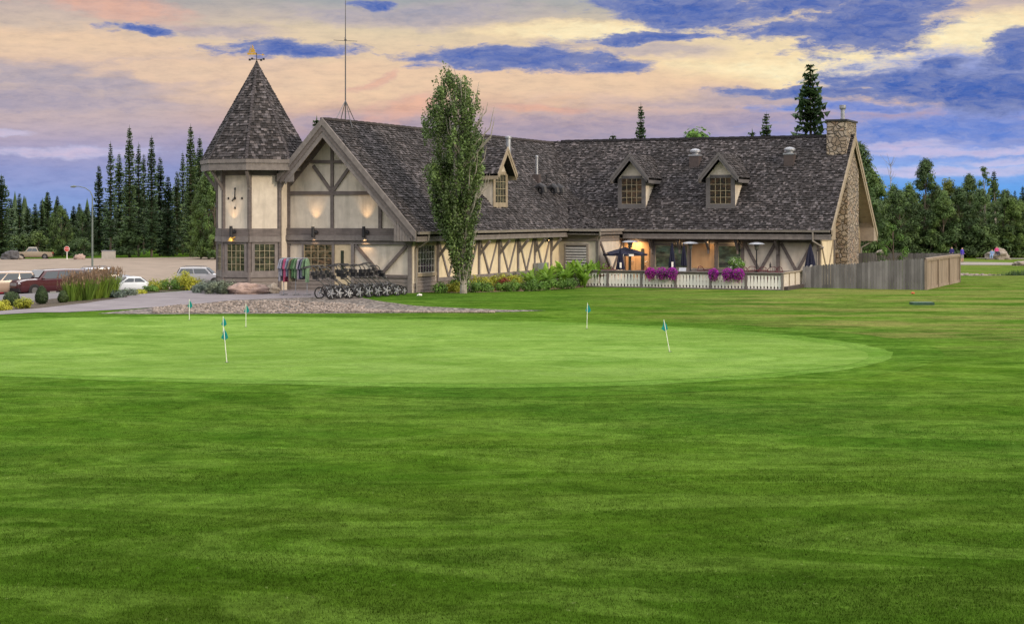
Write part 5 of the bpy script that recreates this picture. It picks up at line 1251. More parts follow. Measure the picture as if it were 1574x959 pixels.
# ------------------------------------------------------------------ golf push carts
def cart():
    o = empty('golf_push_cart', (0,0,0), label='', cat='push cart')
    fr = MB()
    fr.tube([(0,.42,.25),(0,.0,.42),(0,-.26,.62),(0,-.42,.82),(0,-.52,1.0),(0,-.64,1.07)], .018, 7); fr.tube([(-.30,-.02,.20),(0,.0,.42),(.30,-.02,.20)], .016, 7)
    fr.tube([(0,.42,.25),(0,.50,.14)], .018, 6); fr.tube([(-.12,.0,.42),(-.12,.28,.30),(.12,.28,.30),(.12,.0,.42)], .013, 6)
    fr.tube([(-.13,-.3,.66),(0,-.28,.6),(.13,-.3,.66)], .014, 6)
    fr.build('frame', M['steelpaint'], o)
    h = MB(); h.tube([(0,-.62,1.06),(-.10,-.70,1.06),(-.10,-.86,1.03),(.10,-.86,1.03),(.10,-.70,1.06),(0,-.62,1.06)], .017, 6); h.build('handle', M['black'], o)
    b = MB(); b.box(-.14,.14,-.42,-.36,.66,.80); b.box(-.10,.10,-.50,-.43,.78,.9); b.build('bag_bracket', M['black'], o)
    for s, x, y, rr in ((-1,-.34,-.02,.20),(1,.34,-.02,.20),(0,0,.52,.15)):
        w = MB(); n = 18
        w.tube([(x, y+(rr-.02)*cos(2*pi*i/n), rr+(rr-.02)*sin(2*pi*i/n)) for i in range(n+1)], .022, 6, cap=False)
        wo = w.build('wheel', M['tyre'], o)
        w = MB()
        for i in range(5): a = 2*pi*i/5; w.beam((x,y,rr),(x,y+(rr-.03)*cos(a),rr+(rr-.03)*sin(a)),.025,.012,(1,0,0))
        w.tube([(x-.03,y,rr),(x+.03,y,rr)], .03, 8); w.build('spokes', M['galv'], wo)
    return o
c0 = cart(); spots = []
for i in range(8): spots.append((501+i*14.4, 460.5-i*0.9, 0))
for i in range(8): spots.append((508+i*14.4, 456.5-i*0.55, 1))
spots = sorted(spots, key=lambda s: s[0])[:15]; 
for i, (px, py, row) in enumerate(sorted(spots)):
    g = G(px, py); place(c0, i > 0, g, radians(328+R.uniform(-7,7)), (1.30,1.30,1.30*R.uniform(.95,1.04)), 'golf push cart parked before the gable, %s' % nth(i), 'push carts parked before the gable')
# ------------------------------------------------------------------ clothes rack and garments
gx = G(453, 455); gy = gx.y
rack = empty('clothes_rack', (gx.x, gx.y, gx.z), label='metal clothes rail standing on the path by the shop window', cat='clothes rack')
m = MB(); m.tube([(-.64,0,1.62),(.64,0,1.62)], .018, 8); m.build('rail', M['galv'], rack)
for x in (-.55,.05,.62):
    m = MB(); m.tube([(x,0,1.62),(x,0,.06)], .018, 8); m.build('post', M['galv'], rack); m = MB(); m.tube([(x,-.3,.05),(x,.3,.05)], .02, 6); m.tube([(x-.02,0,.03),(x+.02,0,.03)], .05, 8); m.build('foot', M['galv'], rack)
gar = [(-.70,(.30,.32,.42),'pale lilac'),(-.60,(.26,.30,.45),'light blue grey'),(-.50,(.50,.02,.12),'crimson pink'),(-.42,(.45,.02,.16),'hot pink'),(-.32,(.22,.28,.45),'periwinkle blue'),(-.22,(.12,.12,.13),'charcoal'),(-.12,(.26,.22,.12),'khaki'),(-.03,(.03,.10,.04),'dark green'),(.06,(.05,.18,.06),'forest green'),(.15,(.16,.34,.16),'mint green'),(.24,(.40,.36,.38),'dusty white'),(.33,(.34,.26,.38),'mauve'),(.42,(.04,.05,.12),'navy blue'),(.52,(.15,.17,.26),'slate blue'),(.61,(.14,.28,.14),'sage green'),(.70,(.18,.36,.18),'pale green')]
for i, (x, c, nm_) in enumerate(gar):
    lum = sum(c)/3; c = tuple(.78*(lum+(v-lum)*.7) for v in c); mt = mk('cloth_'+nm_.replace(' ', '_'), c, tuple(v*.7 for v in c), .9, 8, .5, 14, bdist=.03)
    m = MB(); r = random.Random(i); L = r.uniform(.70,1.02); w = r.uniform(.17,.23); th = r.uniform(.04,.07)
    outl = [(-.06,0),(-w*.75,-.05),(-w-.07,-.42),(-w+.03,-.46),(-w+.03,-.16),(-w+.02,-L),(w-.02,-L-.08*r.random()),(w-.03,-.16),(w-.03,-.46),(w+.07,-.42),(w*.75,-.05),(.06,0)]
    ang = radians(84+r.uniform(-20,16)); d = Vector((cos(ang), sin(ang), 0)); nv = Vector((-d.y, d.x, 0))
    m.prism([d*a+Vector((0,0,b))-nv*th/2 for a, b in outl], nv*th)
    o = m.build('shirt', mt); o.location = (gx.x+x*.92, gx.y+r.uniform(-.03,.03), gx.z+1.60+r.uniform(-.03,.01)); tag(o, '%s shirt hanging on the clothes rail by the shop window' % nm_, 'shirt', 'shirts on the clothes rail')
    bpy.context.view_layer.objects.active = o; bv = o.modifiers.new('b', 'BEVEL'); bv.width = .015; bv.segments = 2
# ------------------------------------------------------------------ practice flags
def flag(px, py, ytop, label, k):
    g = G(px, py); D = LD(g.x, g.y)[1]; h = (py-ytop)/F*D
    o = empty('practice_flag', g, label=label, cat='flag', group='practice flags on the putting green')
    lx = {902:.02,1030:-.16,349:-.08}.get(px, 0)
    top = RT*lx+Vector((0,0,h)); m = MB(); m.tube([(0,0,-.05), top], .010, 6); m.build('pole', M['poleflag'], o)
    q = MB(); q.lathe([(0,.006),(.055,.006)], (0,0,0.012), 14); q.build('cup', M['black'], o)
    m = MB(); s = .30; b = top; w = RT*(-.07) ; e = RT*.10
    m.prism([b+Vector((0,0,-.02)), b+e*.75+Vector((0,0,-.13)), b+e*1.05+Vector((0,0,-.24)), b+e*.35+Vector((0,0,-s)), b+w*.9+Vector((0,0,-s*.80)), b+w*.35+Vector((0,0,-.16))], FW*.02)
    m.build('pennant', M['teal'], o)
for a in ((291,492,460,'teal practice flag farthest left near the cobble edge',0),(378,503,467,'teal practice flag just right of the stacked pair',1),(343,513,487,'teal practice flag partly behind the nearest one',2),(349,559,505,'nearest teal practice flag on the left of the green',3),(902,506,466,'teal practice flag at the far middle of the green',4),(1030,542,492,'leaning teal practice flag at the right of the green',5)): flag(*a)
# ------------------------------------------------------------------ patio
PZ = -0.3; ZB = -0.12
m = MB(); m.box(1.9, 13.2, 15.35, 21.25, -0.9, ZB); deck = m.build('patio_deck', M['curb']); tag(deck, 'low board deck between the white balustrade and the wall', 'deck')
bal = empty('patio_balustrade', (0,0,0), label='low white balustrade with shaped balusters around the patio', cat='balustrade')
BX0, BX1, BYY = 1.75, 12.95, 15.2
nb = 6; hT = 0.56
def bz(x): return gz(x, BYY)+0.04
for i in range(nb+1):
    x = BX0+(BX1-BX0)*i/nb; m = MB(); m.box(x-.055, x+.055, BYY-.06, BYY+.06, -1.0, hT-.02); m.build('post', M['trim'], bal)
m = MB(); m.box(BX0-.08, BX1+.08, BYY-.10, BYY+.10, hT-.02, hT+.03); m.build('rail', M['trim'], bal)
m = MB(); m.box(BX0, BX1, BYY-.04, BYY+.04, hT-.12, hT-.024); m.build('rail', M['trim'], bal)
m = MB(); m.box(BX0, BX1, BYY-.05, BYY+.05, -.34, -.24); m.build('rail', M['trim'], bal)
b0 = None
prof = [(-.36,.0),(-.36,.078),(-.25,.078),(-.20,.048),(-.15,.048),(-.09,.078),(.02,.080),(.34,.046),(.42,.074),(.48,.074),(.48,0)]
for i in range(nb):
    x0, x1 = BX0+(BX1-BX0)*i/nb+.055, BX0+(BX1-BX0)*(i+1)/nb-.055; n = 10
    for k in range(n):
        x = x0+(x1-x0)*(k+.5)/n
        if b0 is None:
            m = MB(); pp = [(-w, 0, z+.12) for z, w in prof[1:-1]]+[(w, 0, z+.12) for z, w in reversed(prof[1:-1])]
            m.prism(pp, (0,.03,0)); b0 = m.build('baluster', M['white'], bal); b = b0
        else: b = b0.copy(); COL.objects.link(b); b.parent = bal
        b.location = (x, BYY-.015, -.12)
# side return, plain boarded bays
for i in range(5):
    y = BYY+.1+(20.0-BYY)*i/4; m = MB(); m.box(BX1-.05, BX1+.05, y-.05, y+.05, -1.0, hT); m.build('post', M['trim_lit'], bal)
m = MB(); m.box(BX1-.09, BX1+.09, BYY+.1, 20.0, hT-.02, hT+.03); m.build('rail', M['trim_lit'], bal)
for i in range(4):
    y0 = BYY+.1+(20.0-BYY)*i/4+.05; y1 = y0+1.1; m = MB()
    for k in range(7): a = y0+(y1-y0)*k/7; m.box(BX1-.02, BX1+.015, a+.006, a+(y1-y0)/7-.006, -.30, hT-.06)
    m.build('boarded_bay', M['creampaint'], bal)
# petunia baskets on the rail
for i, px in enumerate((1000,1017,1033,1097,1119,1135)):
    x = P(px, 425, Y=BYY-.2).x; o = empty('petunia_basket', (x, BYY-.22, .52), label='basket of magenta petunias on the white balustrade, %s' % nth(i), cat='flower basket', group='petunia baskets on the balustrade')
    r = random.Random(700+i); m = MB(); g_ = MB(); s = r.uniform(.9,1.08)
    for j in range(1500):
        d = rv(r); p = Vector((d.x*.28, d.y*.24, d.z*.28-.03))*s*r.uniform(.75,1.06)
        if d.z < -.2 and r.random() < .3: p.z -= r.random()*.16
        (m if r.random() < .8 else g_).face([p, p+rv(r)*.055, p+rv(r)*.055], r.uniform(.5,1.5))
    m.build('blooms', M['petunia'], o); g_.build('foliage', M['leaf_green'], o)
    q = MB(); q.lathe([(0,-.2),(.16,-.2),(.22,.02),(.2,.04)], (0,0,0), 12); q.build('pot', M['darkmetal'], o)
# patio heaters
def heater(px, D, ytop, label):
    g = LDP(px, D); zt = H-(ytop-VY)/F*D-ZB
    o = empty('patio_heater', (g.x, g.y, ZB), label=label, cat='patio heater', group='mushroom-shaped patio heaters')
    m = MB(); m.lathe([(0,0),(.24,0),(.24,.05),(.2,.1),(.17,.6),(.06,.66),(.035,.68),(.035,zt-.42),(0,zt-.42)], (0,0,0), 14); m.build('post', M['black'], o, smooth=False)
    m = MB(); m.lathe([(.05,zt-.42),(.10,zt-.38),(.12,zt-.2),(.15,zt-.14),(.15,zt-.08),(0,zt-.08)], (0,0,0), 14); m.build('burner', M['steelpaint'], o)
    m = MB(); m.lathe([(.44,zt-.1),(.42,zt-.085),(.3,zt-.03),(.12,zt),(0,zt+.01)], (0,0,0), 24); m.lathe([(.44,zt-.1),(.3,zt-.05),(0,zt-.03)], (0,0,0), 24); m.build('reflector', M['galv'], o, smooth=True)
    return o
heater(968.5, 87.0, 369.5, 'patio heater with silver dome nearest the wooden doors'); heater(1061, 86.2, 371.5, 'patio heater with silver dome before the wood panel'); heater(1163, 85.0, 372.5, 'patio heater with silver dome before the timbered V panels')
# umbrellas
def closed_umbrella(px, D, ytop, ybot, w, label, logo=True):
    g = LDP(px, D); z0, z1 = H-(ybot-VY)/F*D, H-(ytop-VY)/F*D
    o = empty('closed_umbrella', (g.x, g.y, ZB), label=label, cat='umbrella', group='folded patio umbrellas')
    m = MB(); m.tube([(0,0,0),(0,0,z1-ZB+.06)], .022, 8); m.lathe([(0,0),(.26,0),(.26,.08),(0,.1)], (0,0,0), 14); m.build('pole', M['darkmetal'], o)
    m = MB(); n = 16; zs = [z0-ZB, z0-ZB+.25*(z1-z0), z0-ZB+.6*(z1-z0), z1-ZB]; rs = [w, w*.85, w*.55, .03]; b = len(m.v)
    for z, rr in zip(zs, rs):
        for k in range(n): a = 2*pi*k/n; q = rr*(1 if k % 2 else .62); m.v.append((q*cos(a), q*sin(a), z+(0.05 if k % 2 else 0)))
    for i in range(3):
        for k in range(n): k2 = (k+1) % n; m.f.append((i*n+k, i*n+k2, (i+1)*n+k2, (i+1)*n+k)); m.c.append(1)
    c = m.build('canopy', M['navy'], o)
    if logo:
        q = MB(); p0 = -FW*w*1.02; q.box(-.05,.05,-.01,.01,0,.28); lo = q.build('printed_mark', M['white'], c); lo.location = p0+Vector((0,0,z0-ZB+.12)); lo.rotation_euler = (0,0,TH)
closed_umbrella(953.5, 86.0, 384, 415, .24, 'folded navy umbrella hanging beneath the open one')
closed_umbrella(1033, 86.0, 374, 414, .20, 'folded navy umbrella with a pale mark before the first window')
closed_umbrella(1051, 87.5, 376, 409, .18, 'slim folded navy umbrella just right of the marked one', False)
closed_umbrella(1245.5, 85.0, 377, 419, .34, 'wide folded navy umbrella at the corner by the fence')
g = LDP(961, 87.5); o = empty('open_umbrella', (g.x, g.y, ZB), label='open navy patio umbrella tilted in front of the wooden doors', cat='umbrella')
D_ = 87.5; zt = H-(380-VY)/F*D_-ZB; m = MB(); m.tube([(0,0,0),(0,0,zt)], .025, 8); m.build('pole', M['darkmetal'], o)
m = MB(); n = 8; apex = Vector((0,0,zt))
rim = [Vector((1.2*cos(2*pi*(k+.5)/n), 1.2*sin(2*pi*(k+.5)/n), zt-.36)) for k in range(n)]
for k in range(n):
    a, b = rim[k], rim[(k+1) % n]; mid = (a+b)/2*1.0+Vector((0,0,.05)); am, bm_ = a.lerp(apex,.5)+Vector((0,0,.02)), b.lerp(apex,.5)+Vector((0,0,.02))
    m.face([a, mid, (am+bm_)/2-Vector((0,0,.03)), am]); m.face([mid, b, bm_, (am+bm_)/2-Vector((0,0,.03))]); m.face([am, (am+bm_)/2-Vector((0,0,.03)), apex]); m.face([(am+bm_)/2-Vector((0,0,.03)), bm_, apex])
    m.face([a, b, b-Vector((0,0,.09)), a-Vector((0,0,.09))])
c = m.build('canopy', M['navy'], o)
m = MB(); m.box(-.28,.28,-.012,.012,0,.11); lo = m.build('printed_mark', M['white'], c); lo.location = -FW*1.13+RT*.1+Vector((0,0,zt-.46)); lo.rotation_euler = (0,0,TH)
for k in range(n):
    pass
# patio chairs: wire-backed, tops show above the rail
def pchair():
    o = empty('patio_chair', (0,0,0), label='', cat='chair')
    m = MB(); m.box(-.23,.23,-.22,.22,.42,.45); m.build('seat', M['maroonmetal'], o)
    m = MB(); m.tube([(-.24,.22,.44),(-.26,.26,.74),(-.14,.29,.88),(0,.3,.91),(.14,.29,.88),(.26,.26,.74),(.24,.22,.44)], .018, 6)
    for x in (-.12,0,.12): m.tube([(x,.22,.45),(x,.29,.86)], .010, 5)
    m.build('backrest', M['maroonmetal'], o)
    for x in (-.2,.2):
        for y in (-.2,.2): m = MB(); m.tube([(x,y,.43),(x*1.15,y*1.15,0)], .016, 6); m.build('leg', M['maroonmetal'], o)
        m = MB(); m.tube([(x*1.15,-.2,.43),(x*1.25,-.18,.66),(x*1.25,.22,.67)], .016, 6); m.build('armrest', M['maroonmetal'], o)
    return o
pc = pchair()
for i, (px, D, rz) in enumerate(((928,85.6,.3),(944,86.2,2.6),(984,86.0,-.9),(1083,85.6,1.2),(1149,84.2,2.8),(1157,85.0,.4),(1174,84.2,3.3),(1187,84.6,.2),(1192,84.0,-.6))):
    g = LDP(px, D); place(pc, i > 0, (g.x, g.y, ZB), rz, (1,1,1.0), 'dark red metal patio chair behind the balustrade, %s' % nth(i), 'metal patio chairs')
for i, (px, D) in enumerate(((936,86.0),(1091,86.2),(1166,84.8))):
    g = LDP(px, D); o = empty('patio_table', (g.x, g.y, ZB), label=['round patio table under the open umbrella','round patio table between the two windows','round patio table with chairs near the V-timbered wall'][i], cat='table', group='patio tables')
    m = MB(); m.lathe([(0,.70),(.45,.70),(.45,.73),(0,.74)], (0,0,0), 20); m.build('tabletop', M['maroonmetal'], o); m = MB(); m.lathe([(0,0),(.25,0),(.25,.03),(.03,.05),(.03,.7)], (0,0,0), 12); m.build('pedestal', M['maroonmetal'], o)
g = LDP(1184, 84.8); m = MB(); m.lathe([(0,.74),(.05,.74),(.05,.9),(.02,.96),(.02,1.02),(0,1.02)], (0,0,0), 10); o = m.build('bottle', M['black']); o.location = (g.x, g.y, ZB+.12); tag(o, 'dark bottle standing above the chairs near the V-timbered wall', 'bottle')
g = LDP(1048, 84.6); o = empty('menu_stand', (g.x, g.y, ZB), TH, 'small grey slanted board stand behind the balustrade', 'board'); m = MB(); m.prism([(-.2,-.05,.5),(.2,-.05,.5),(.24,.12,.86),(-.12,.12,.86)], (0,.03,0)); m.build('board', M['galv'], o); m = MB(); m.tube([(0,0,0),(0,.05,.6)], .02, 6); m.build('post', M['darkmetal'], o)
# white-flowered planter
g = LDP(1134, 86.5); o = empty('potted_plant', (g.x, g.y, ZB), label='bushy plant with white flowers in a pot before the right window', cat='potted plant')
m = MB(); m.lathe([(0,0),(.2,0),(.27,.45),(.24,.45),(0,.4)], (0,0,0), 14); m.build('pot', M['curb'], o); mm = shrub(901, .55, 1.0, 1600, .09); mm.v = [(x,y,z+.40) for x,y,z in mm.v]; mm.build('foliage', M['leaf_green'], o)
mm = shrub(902, .55, 1.0, 360, .07); mm.v = [(x*1.05,y*1.05,z+.42) for x,y,z in mm.v]; mm.build('blooms', M['bloom_white'], o)
# ------------------------------------------------------------------ board fence
def fence():
    o = empty('board_fence', (0,0,0), label='weathered grey board fence enclosing the yard beside the stone gable', cat='fence')
    x0, x1, y0 = 13.12, 19.4, 18.7; r = random.Random(5)
    m = MB(); x = x0
    while x < x1:
        w = .135; g = gz(x, y0); top = g+1.10+.50*(x-x0)/(x1-x0)+.03*r.random()+.02*sin(x*1.9)
        m.prism([(x,y0,g-.4),(x+w,y0,g-.4),(x+w,y0,top-.06),(x+w*.72,y0,top),(x+w*.28,y0,top),(x,y0,top-.06)], (0,.022+.012*r.random(),0), r.uniform(.65,1.25)); x += w+.012
    m.build('board_panel', M['fence'], o)
    yb = 29.5
    m = MB(); y = y0+.05
    while y < yb:
        w = .14; g = gz(x1, y); top = g+1.55
        m.box(x1-.02, x1+.01, y, y+w, g-.4, top, r.uniform(.7,1.2)); y += w+.01
    m.build('board_panel', M['fence_lit'], o)
    for i in range(4):
        y = y0+(yb-y0)*i/3; m = MB(); g = gz(x1, y); m.box(x1-.03, x1+.10, y-.05, y+.06, g-.5, g+1.54); m.build('post', M['fence_lit'], o)
    def topz(y): return gz(x1, y)+1.58
    m = MB()
    for i in range(12):
        a, b = y0+(yb-y0)*i/12, y0+(yb-y0)*(i+1)/12
        m.hexa([(x1-.06,a,topz(a)-.14),(x1+.07,a,topz(a)-.14),(x1+.07,b,topz(b)-.14),(x1-.06,b,topz(b)-.14),(x1-.06,a,topz(a)+.02),(x1+.09,a,topz(a)),(x1+.09,b,topz(b)),(x1-.06,b,topz(b)+.02)])
    m.build('rail', M['fence_lit'], o)
    m = MB()
    for i in range(12):
        a, b = y0+(yb-y0)*i/12, y0+(yb-y0)*(i+1)/12; ga, gb = gz(x1,a), gz(x1,b)
        m.hexa([(x1+.012,a,ga-.1),(x1+.06,a,ga-.1),(x1+.06,b,gb-.1),(x1+.012,b,gb-.1),(x1+.012,a,ga+.14),(x1+.05,a,ga+.14),(x1+.05,b,gb+.14),(x1+.012,b,gb+.14)])
    m.build('rail', M['fence_lit'], o)
    # rear run seen over the front boards
    m = MB(); x = 13.6
    while x < x1:
        g = gz(x, yb); m.box(x, x+.135, yb, yb+.025, g-.3, g+1.62+.04*r.random(), r.uniform(.55,1.0)); x += .148
    m.build('board_panel', M['fence'], o)
fence()
# lid and marker on the lawn
g = G(1417, 468.5); o = empty('valve_box', g, TH, 'low green irrigation box sunk in the lawn at the right', 'utility box'); m = MB(); m.box(-.42,.42,-.28,.28,-.1,.10); m.build('lid', M['greenplastic'], o)
g = G(1403, 452); m = MB(); m.blob((0,0,.04), .09, .05, .05, .3, 2, 3, 10, 7); o = m.build('marker', M['orange']); o.location = g; tag(o, 'small orange marker in the grass before the fence', 'marker')
# ------------------------------------------------------------------ street lamp, stop sign, cabinet
g = LDP(142, 205); D = 205; hh = H-(302-VY)/F*D-g.z
o = empty('street_lamp', g, label='tall grey street lamp with a curved arm before the spruces', cat='street lamp')
m = MB(); m.tube([(0,0,-.2),(0,0,hh*.7),(0,0,hh)], [.13,.10,.07], 8); m.build('pole', M['lamppost'], o)
m = MB(); m.tube([Vector((0,0,hh)), RT*-.25+Vector((0,0,hh+.6)), RT*-.9+Vector((0,0,hh+1.05)), RT*-1.7+Vector((0,0,hh+1.25)), RT*-2.2+Vector((0,0,hh+1.25))], [.07,.06,.05,.045,.04], 8); m.build('arm', M['lamppost'], o)
m = MB(); a, b = RT*-2.0+Vector((0,0,hh+1.25)), RT*-2.75+Vector((0,0,hh+1.2)); m.tube([a, a.lerp(b,.4), b], [.06,.15,.08], 8); m.build('lamp_head', M['lamppost'], o)
g = LDP(103, 236); o = empty('stop_sign', g, label='red octagonal stop sign on a post at the far edge of the gravel', cat='road sign')
m = MB(); m.tube([(0,0,-.2),(0,0,1.5)], .06, 6); m.build('post', M['white'], o)
def octa(r, off): return [RT*(r*cos(radians(22.5+45*k)))+Vector((0,0,1.55+r*sin(radians(22.5+45*k))))-FW*off for k in range(8)]
m = MB(); m.prism(octa(.42,.07), FW*.03); m.build('sign_border', M['white'], o); m = MB(); m.prism(octa(.37,.09), FW*.018); m.build('sign_face', M['red'], o)
tx = bpy.data.curves.new('sign_text', 'FONT'); tx.body = 'STOP'; tx.size = .27; tx.align_x = 'CENTER'; tx.align_y = 'CENTER'; tx.extrude = .004
to = bpy.data.objects.new('sign_text', tx); COL.objects.link(to); dg = bpy.context.evaluated_depsgraph_get(); me = bpy.data.meshes.new_from_object(to.evaluated_get(dg)); bpy.data.objects.remove(to)
to = bpy.data.objects.new('lettering', me); COL.objects.link(to); me.materials.clear(); me.materials.append(M['white']); to.parent = o; to.rotation_euler = (pi/2,0,TH); to.location = -FW*.10+Vector((0,0,1.55))
g = LDP(167, 238); o = empty('utility_cabinet', g, TH, 'pale square utility cabinet against the spruces', 'utility cabinet'); m = MB(); m.box(-.9,.9,-.5,.5,-.3,1.2); m.build('body', M['concrete'], o); m = MB(); m.box(-.95,.95,-.55,.55,1.202,1.28); m.build('lid', M['galv'], o)
# ------------------------------------------------------------------ vehicles
def car(name, label, cat, px, D, heading, L, Wd, belt, roof, hood, cabin, paint, rack=False, cheap=False, wheel=.33, zb=.28, tail_red=True, boxy=0):
    """cabin = (x windscreen base, x windscreen top, x rear top, x rear base), measured from the nose"""
    g = LDP(px, D); o = empty(name, g, heading, label, cat)
    pm = carpaint(name+'_paint', paint); a, b, c, d = cabin; hw = Wd/2
    st = [(0.0,zb+.12,hood*.82,.80),(.10,zb,hood*.92,.93),(.45,zb,hood,.99),(a,zb,hood+.06,1.0),(b,zb,roof-.03,1.0),((b+c)/2,zb,roof,1.0),(c,zb,roof-.04,1.0),(d,zb,belt+.04 if d < L-.3 else belt,1.0),(max(L-.12,d+.06),zb,belt-.02,.96),(L,zb+.15,belt*.86,.90)]
    m = MB(); n = 11
    for x, z0, zt, wf in st:
        w = hw*wf; bl = min(belt if a <= x <= d else zt-.03, zt-.02); wt = w*.80 if zt > belt+.2 else w*.90
        pts = [(0,z0),(w*.88,z0),(w*.985,z0+.12),(w,(z0+bl)/2),(w*.97,bl),(wt,zt-.04),(wt*.8,zt),(0,zt+.015)]
        ring = [(x-L/2, -y, z) for y, z in pts]+[(x-L/2, y, z) for y, z in reversed(pts[1:-1])]
        m.v.extend(ring); n = len(ring)
    for i in range(len(st)-1):
        for k in range(n): k2 = (k+1) % n; m.f.append((i*n+k, (i+1)*n+k, (i+1)*n+k2, i*n+k2)); m.c.append(1)
    m.f.append(tuple(range(n))); m.c.append(1); m.f.append(tuple(range((len(st)-1)*n+n-1, (len(st)-1)*n-1, -1))); m.c.append(1)
    body = m.build('body', pm, o, smooth=True)
    es = body.modifiers.new('e', 'EDGE_SPLIT'); es.split_angle = radians(38)
    # glass: side lights, windscreen and rear light a touch proud
    def side(x, t, s):   # t 0 belt .. 1 roof
        return Vector((x-L/2, s*(hw*(.975+(.805-.975)*t)+.012), belt+.03+(roof-.10-belt-.03)*t))
    def xa(t): return a+(b-a)*t+.10
    def xd(t): return d+(c-d)*t-.10
    for s in (-1,1):
        nw = 3 if L > 4.6 and boxy else 2
        for i in range(nw):
            f0, f1 = i/nw+.015, (i+1)/nw-.015
            q = MB(); P0 = []
            for t, rev in ((.08,0),(.92,1)):
                xs, xe = xa(t), xd(t); e = [side(xs+(xe-xs)*f0, t, s), side(xs+(xe-xs)*f1, t, s)]
                P0 += e if not rev else e[::-1]
            q.face(P0); q.build('side_window', M['carglass'], body)
    w0, w1 = hw*.86, hw*.74
    q = MB().face([(a-L/2+.02-.02,-w0,hood+.10),(a-L/2,w0,hood+.10),(b-L/2-.03,w1,roof-.08),(b-L/2-.03,-w1,roof-.08)]); q.v = [(x-.03,y,z+.02) for x,y,z in q.v]; q.build('windscreen', M['carglass'], body)
    q = MB().face([(d-L/2,-w0,belt+.08),(d-L/2,w0,belt+.08),(c-L/2+.03,w1,roof-.10),(c-L/2+.03,-w1,roof-.10)]); q.v = [(x+.03,y,z+.02) for x,y,z in q.v]; q.build('rear_window', M['carglass'], body)
    for s in (-1,1):
        for x in (.17*L+.1, .81*L-.02):
            q = MB(); q.tube([(x-L/2, s*(hw-.06), wheel),(x-L/2, s*(hw+.004), wheel)], wheel+.07, 18); q.build('wheel_arch', M['black'], body)
            q = MB(); q.tube([(x-L/2, s*(hw-.18), wheel),(x-L/2, s*(hw+.015), wheel)], wheel, 18); wo = q.build('wheel', M['tyre'], o)
            q = MB(); q.tube([(x-L/2, s*(hw-.0), wheel),(x-L/2, s*(hw+.028), wheel)], wheel*.62, 14); q.build('rim', M['rim'], wo)
        q = MB(); q.blob((.03-L/2+.02, s*hw*.68, hood*.76), .06, .17, .085, 0, 1, 1, 10, 8); q.build('headlight', M['lamp_clear'], body)
        q = MB(); q.box(L/2-.06, L/2+.01, s*hw*.62, s*hw*.88, belt*.68, belt*.93); q.build('tail_light', M['lamp_red'], body)
        q = MB(); q.blob((a-L/2+.25, s*(hw+.09), belt+.10), .07, .10, .065, 0, 1, 1, 8, 6); q.build('mirror', pm, body)
    q = MB(); q.box(-L/2-.03, -L/2+.1, -hw*.82, hw*.82, zb+.02, zb+.24); q.build('bumper', M['black'] if boxy else pm, body)
    q = MB(); q.box(-L/2-.015, -L/2+.1, -hw*.42, hw*.42, hood*.62, hood*.80); q.build('grille', M['galv'] if boxy else M['black'], body)
    q = MB(); q.box(L/2-.1, L/2+.03, -hw*.85, hw*.85, zb+.04, zb+.26); q.build('bumper', pm, body)
    if rack:
        q = MB()
        for s in (-1,1): q.tube([(b-L/2+.1, s*w1*.95, roof), (b-L/2+.25, s*w1*.95, roof+.09), (c-L/2-.25, s*w1*.95, roof+.08), (c-L/2-.1, s*w1*.95, roof-.01)], .02, 6)
        q.tube([(0,-w1,roof+.08),(0,w1,roof+.08)], .018, 6); q.build('roof_rack', M['steelpaint'], body)
    return o
hd = lambda deg: -TH*0+radians(deg)+TH
# heading: nose points along local -x ; 0 = nose to the viewer's left
car('parked_car', 'boxy dark maroon wagon parked facing left behind the clipped shrubs', 'car', 76, 107, hd(46), 5.2, 1.93, 1.05, 1.70, 1.08, (1.35,1.85,4.75,5.02), (0.05,0.008,0.012), wheel=.36, boxy=1)
car('parked_car', 'tan minivan cut off by the left edge of the picture', 'car', 0, 106, hd(30), 4.8, 1.9, .98, 1.62, .98, (1.0,1.9,4.3,4.7), (0.30,0.22,0.17), boxy=1)
car('parked_car', 'bright red sport utility car behind the maroon wagon', 'car', 44, 122, hd(30), 5.1, 1.95, 1.12, 1.85, 1.1, (1.4,1.95,4.8,5.0), (0.30,0.01,0.03), wheel=.38, boxy=1)
car('parked_car', 'black car with silver roof rack behind the tall grass', 'car', 104, 137, hd(35), 4.7, 1.85, 1.05, 1.72, 1.0, (1.2,1.8,4.2,4.6), (0.02,0.022,0.025), rack=True, boxy=1)
car('parked_car', 'silver blue sport utility car with roof rails behind the grass plumes', 'car', 160, 146, hd(-150), 4.6, 1.85, 1.05, 1.76, 1.05, (1.1,1.75,4.2,4.5), (0.28,0.32,0.42), rack=True, boxy=1)
car('parked_car', 'white four-door sedan parked beside the tall grass', 'car', 200, 128, hd(22), 4.5, 1.75, .90, 1.38, .86, (1.35,1.95,3.0,3.5), (0.55,0.59,0.63), wheel=.31)
car('parked_car', 'silver wagon seen from behind near the tower', 'car', 310, 150, hd(-160+ -60+ 40), 4.4, 1.8, 1.0, 1.66, 1.0, (1.1,1.7,4.05,4.35), (0.25,0.26,0.30), rack=True, boxy=1)
car('parked_truck', 'cream pickup truck at the far edge of the gravel lot', 'truck', 52, 240, hd(10), 5.4, 1.9, 1.05, 1.75, 1.05, (1.5,2.0,3.2,3.5), (0.24,0.20,0.15), wheel=.36)
car('parked_car', 'dark car roof just showing at the very left edge', 'car', -8, 124, hd(30), 4.6, 1.8, 1.0, 1.60, .98, (1.2,1.8,3.9,4.3), (0.10,0.12,0.16))
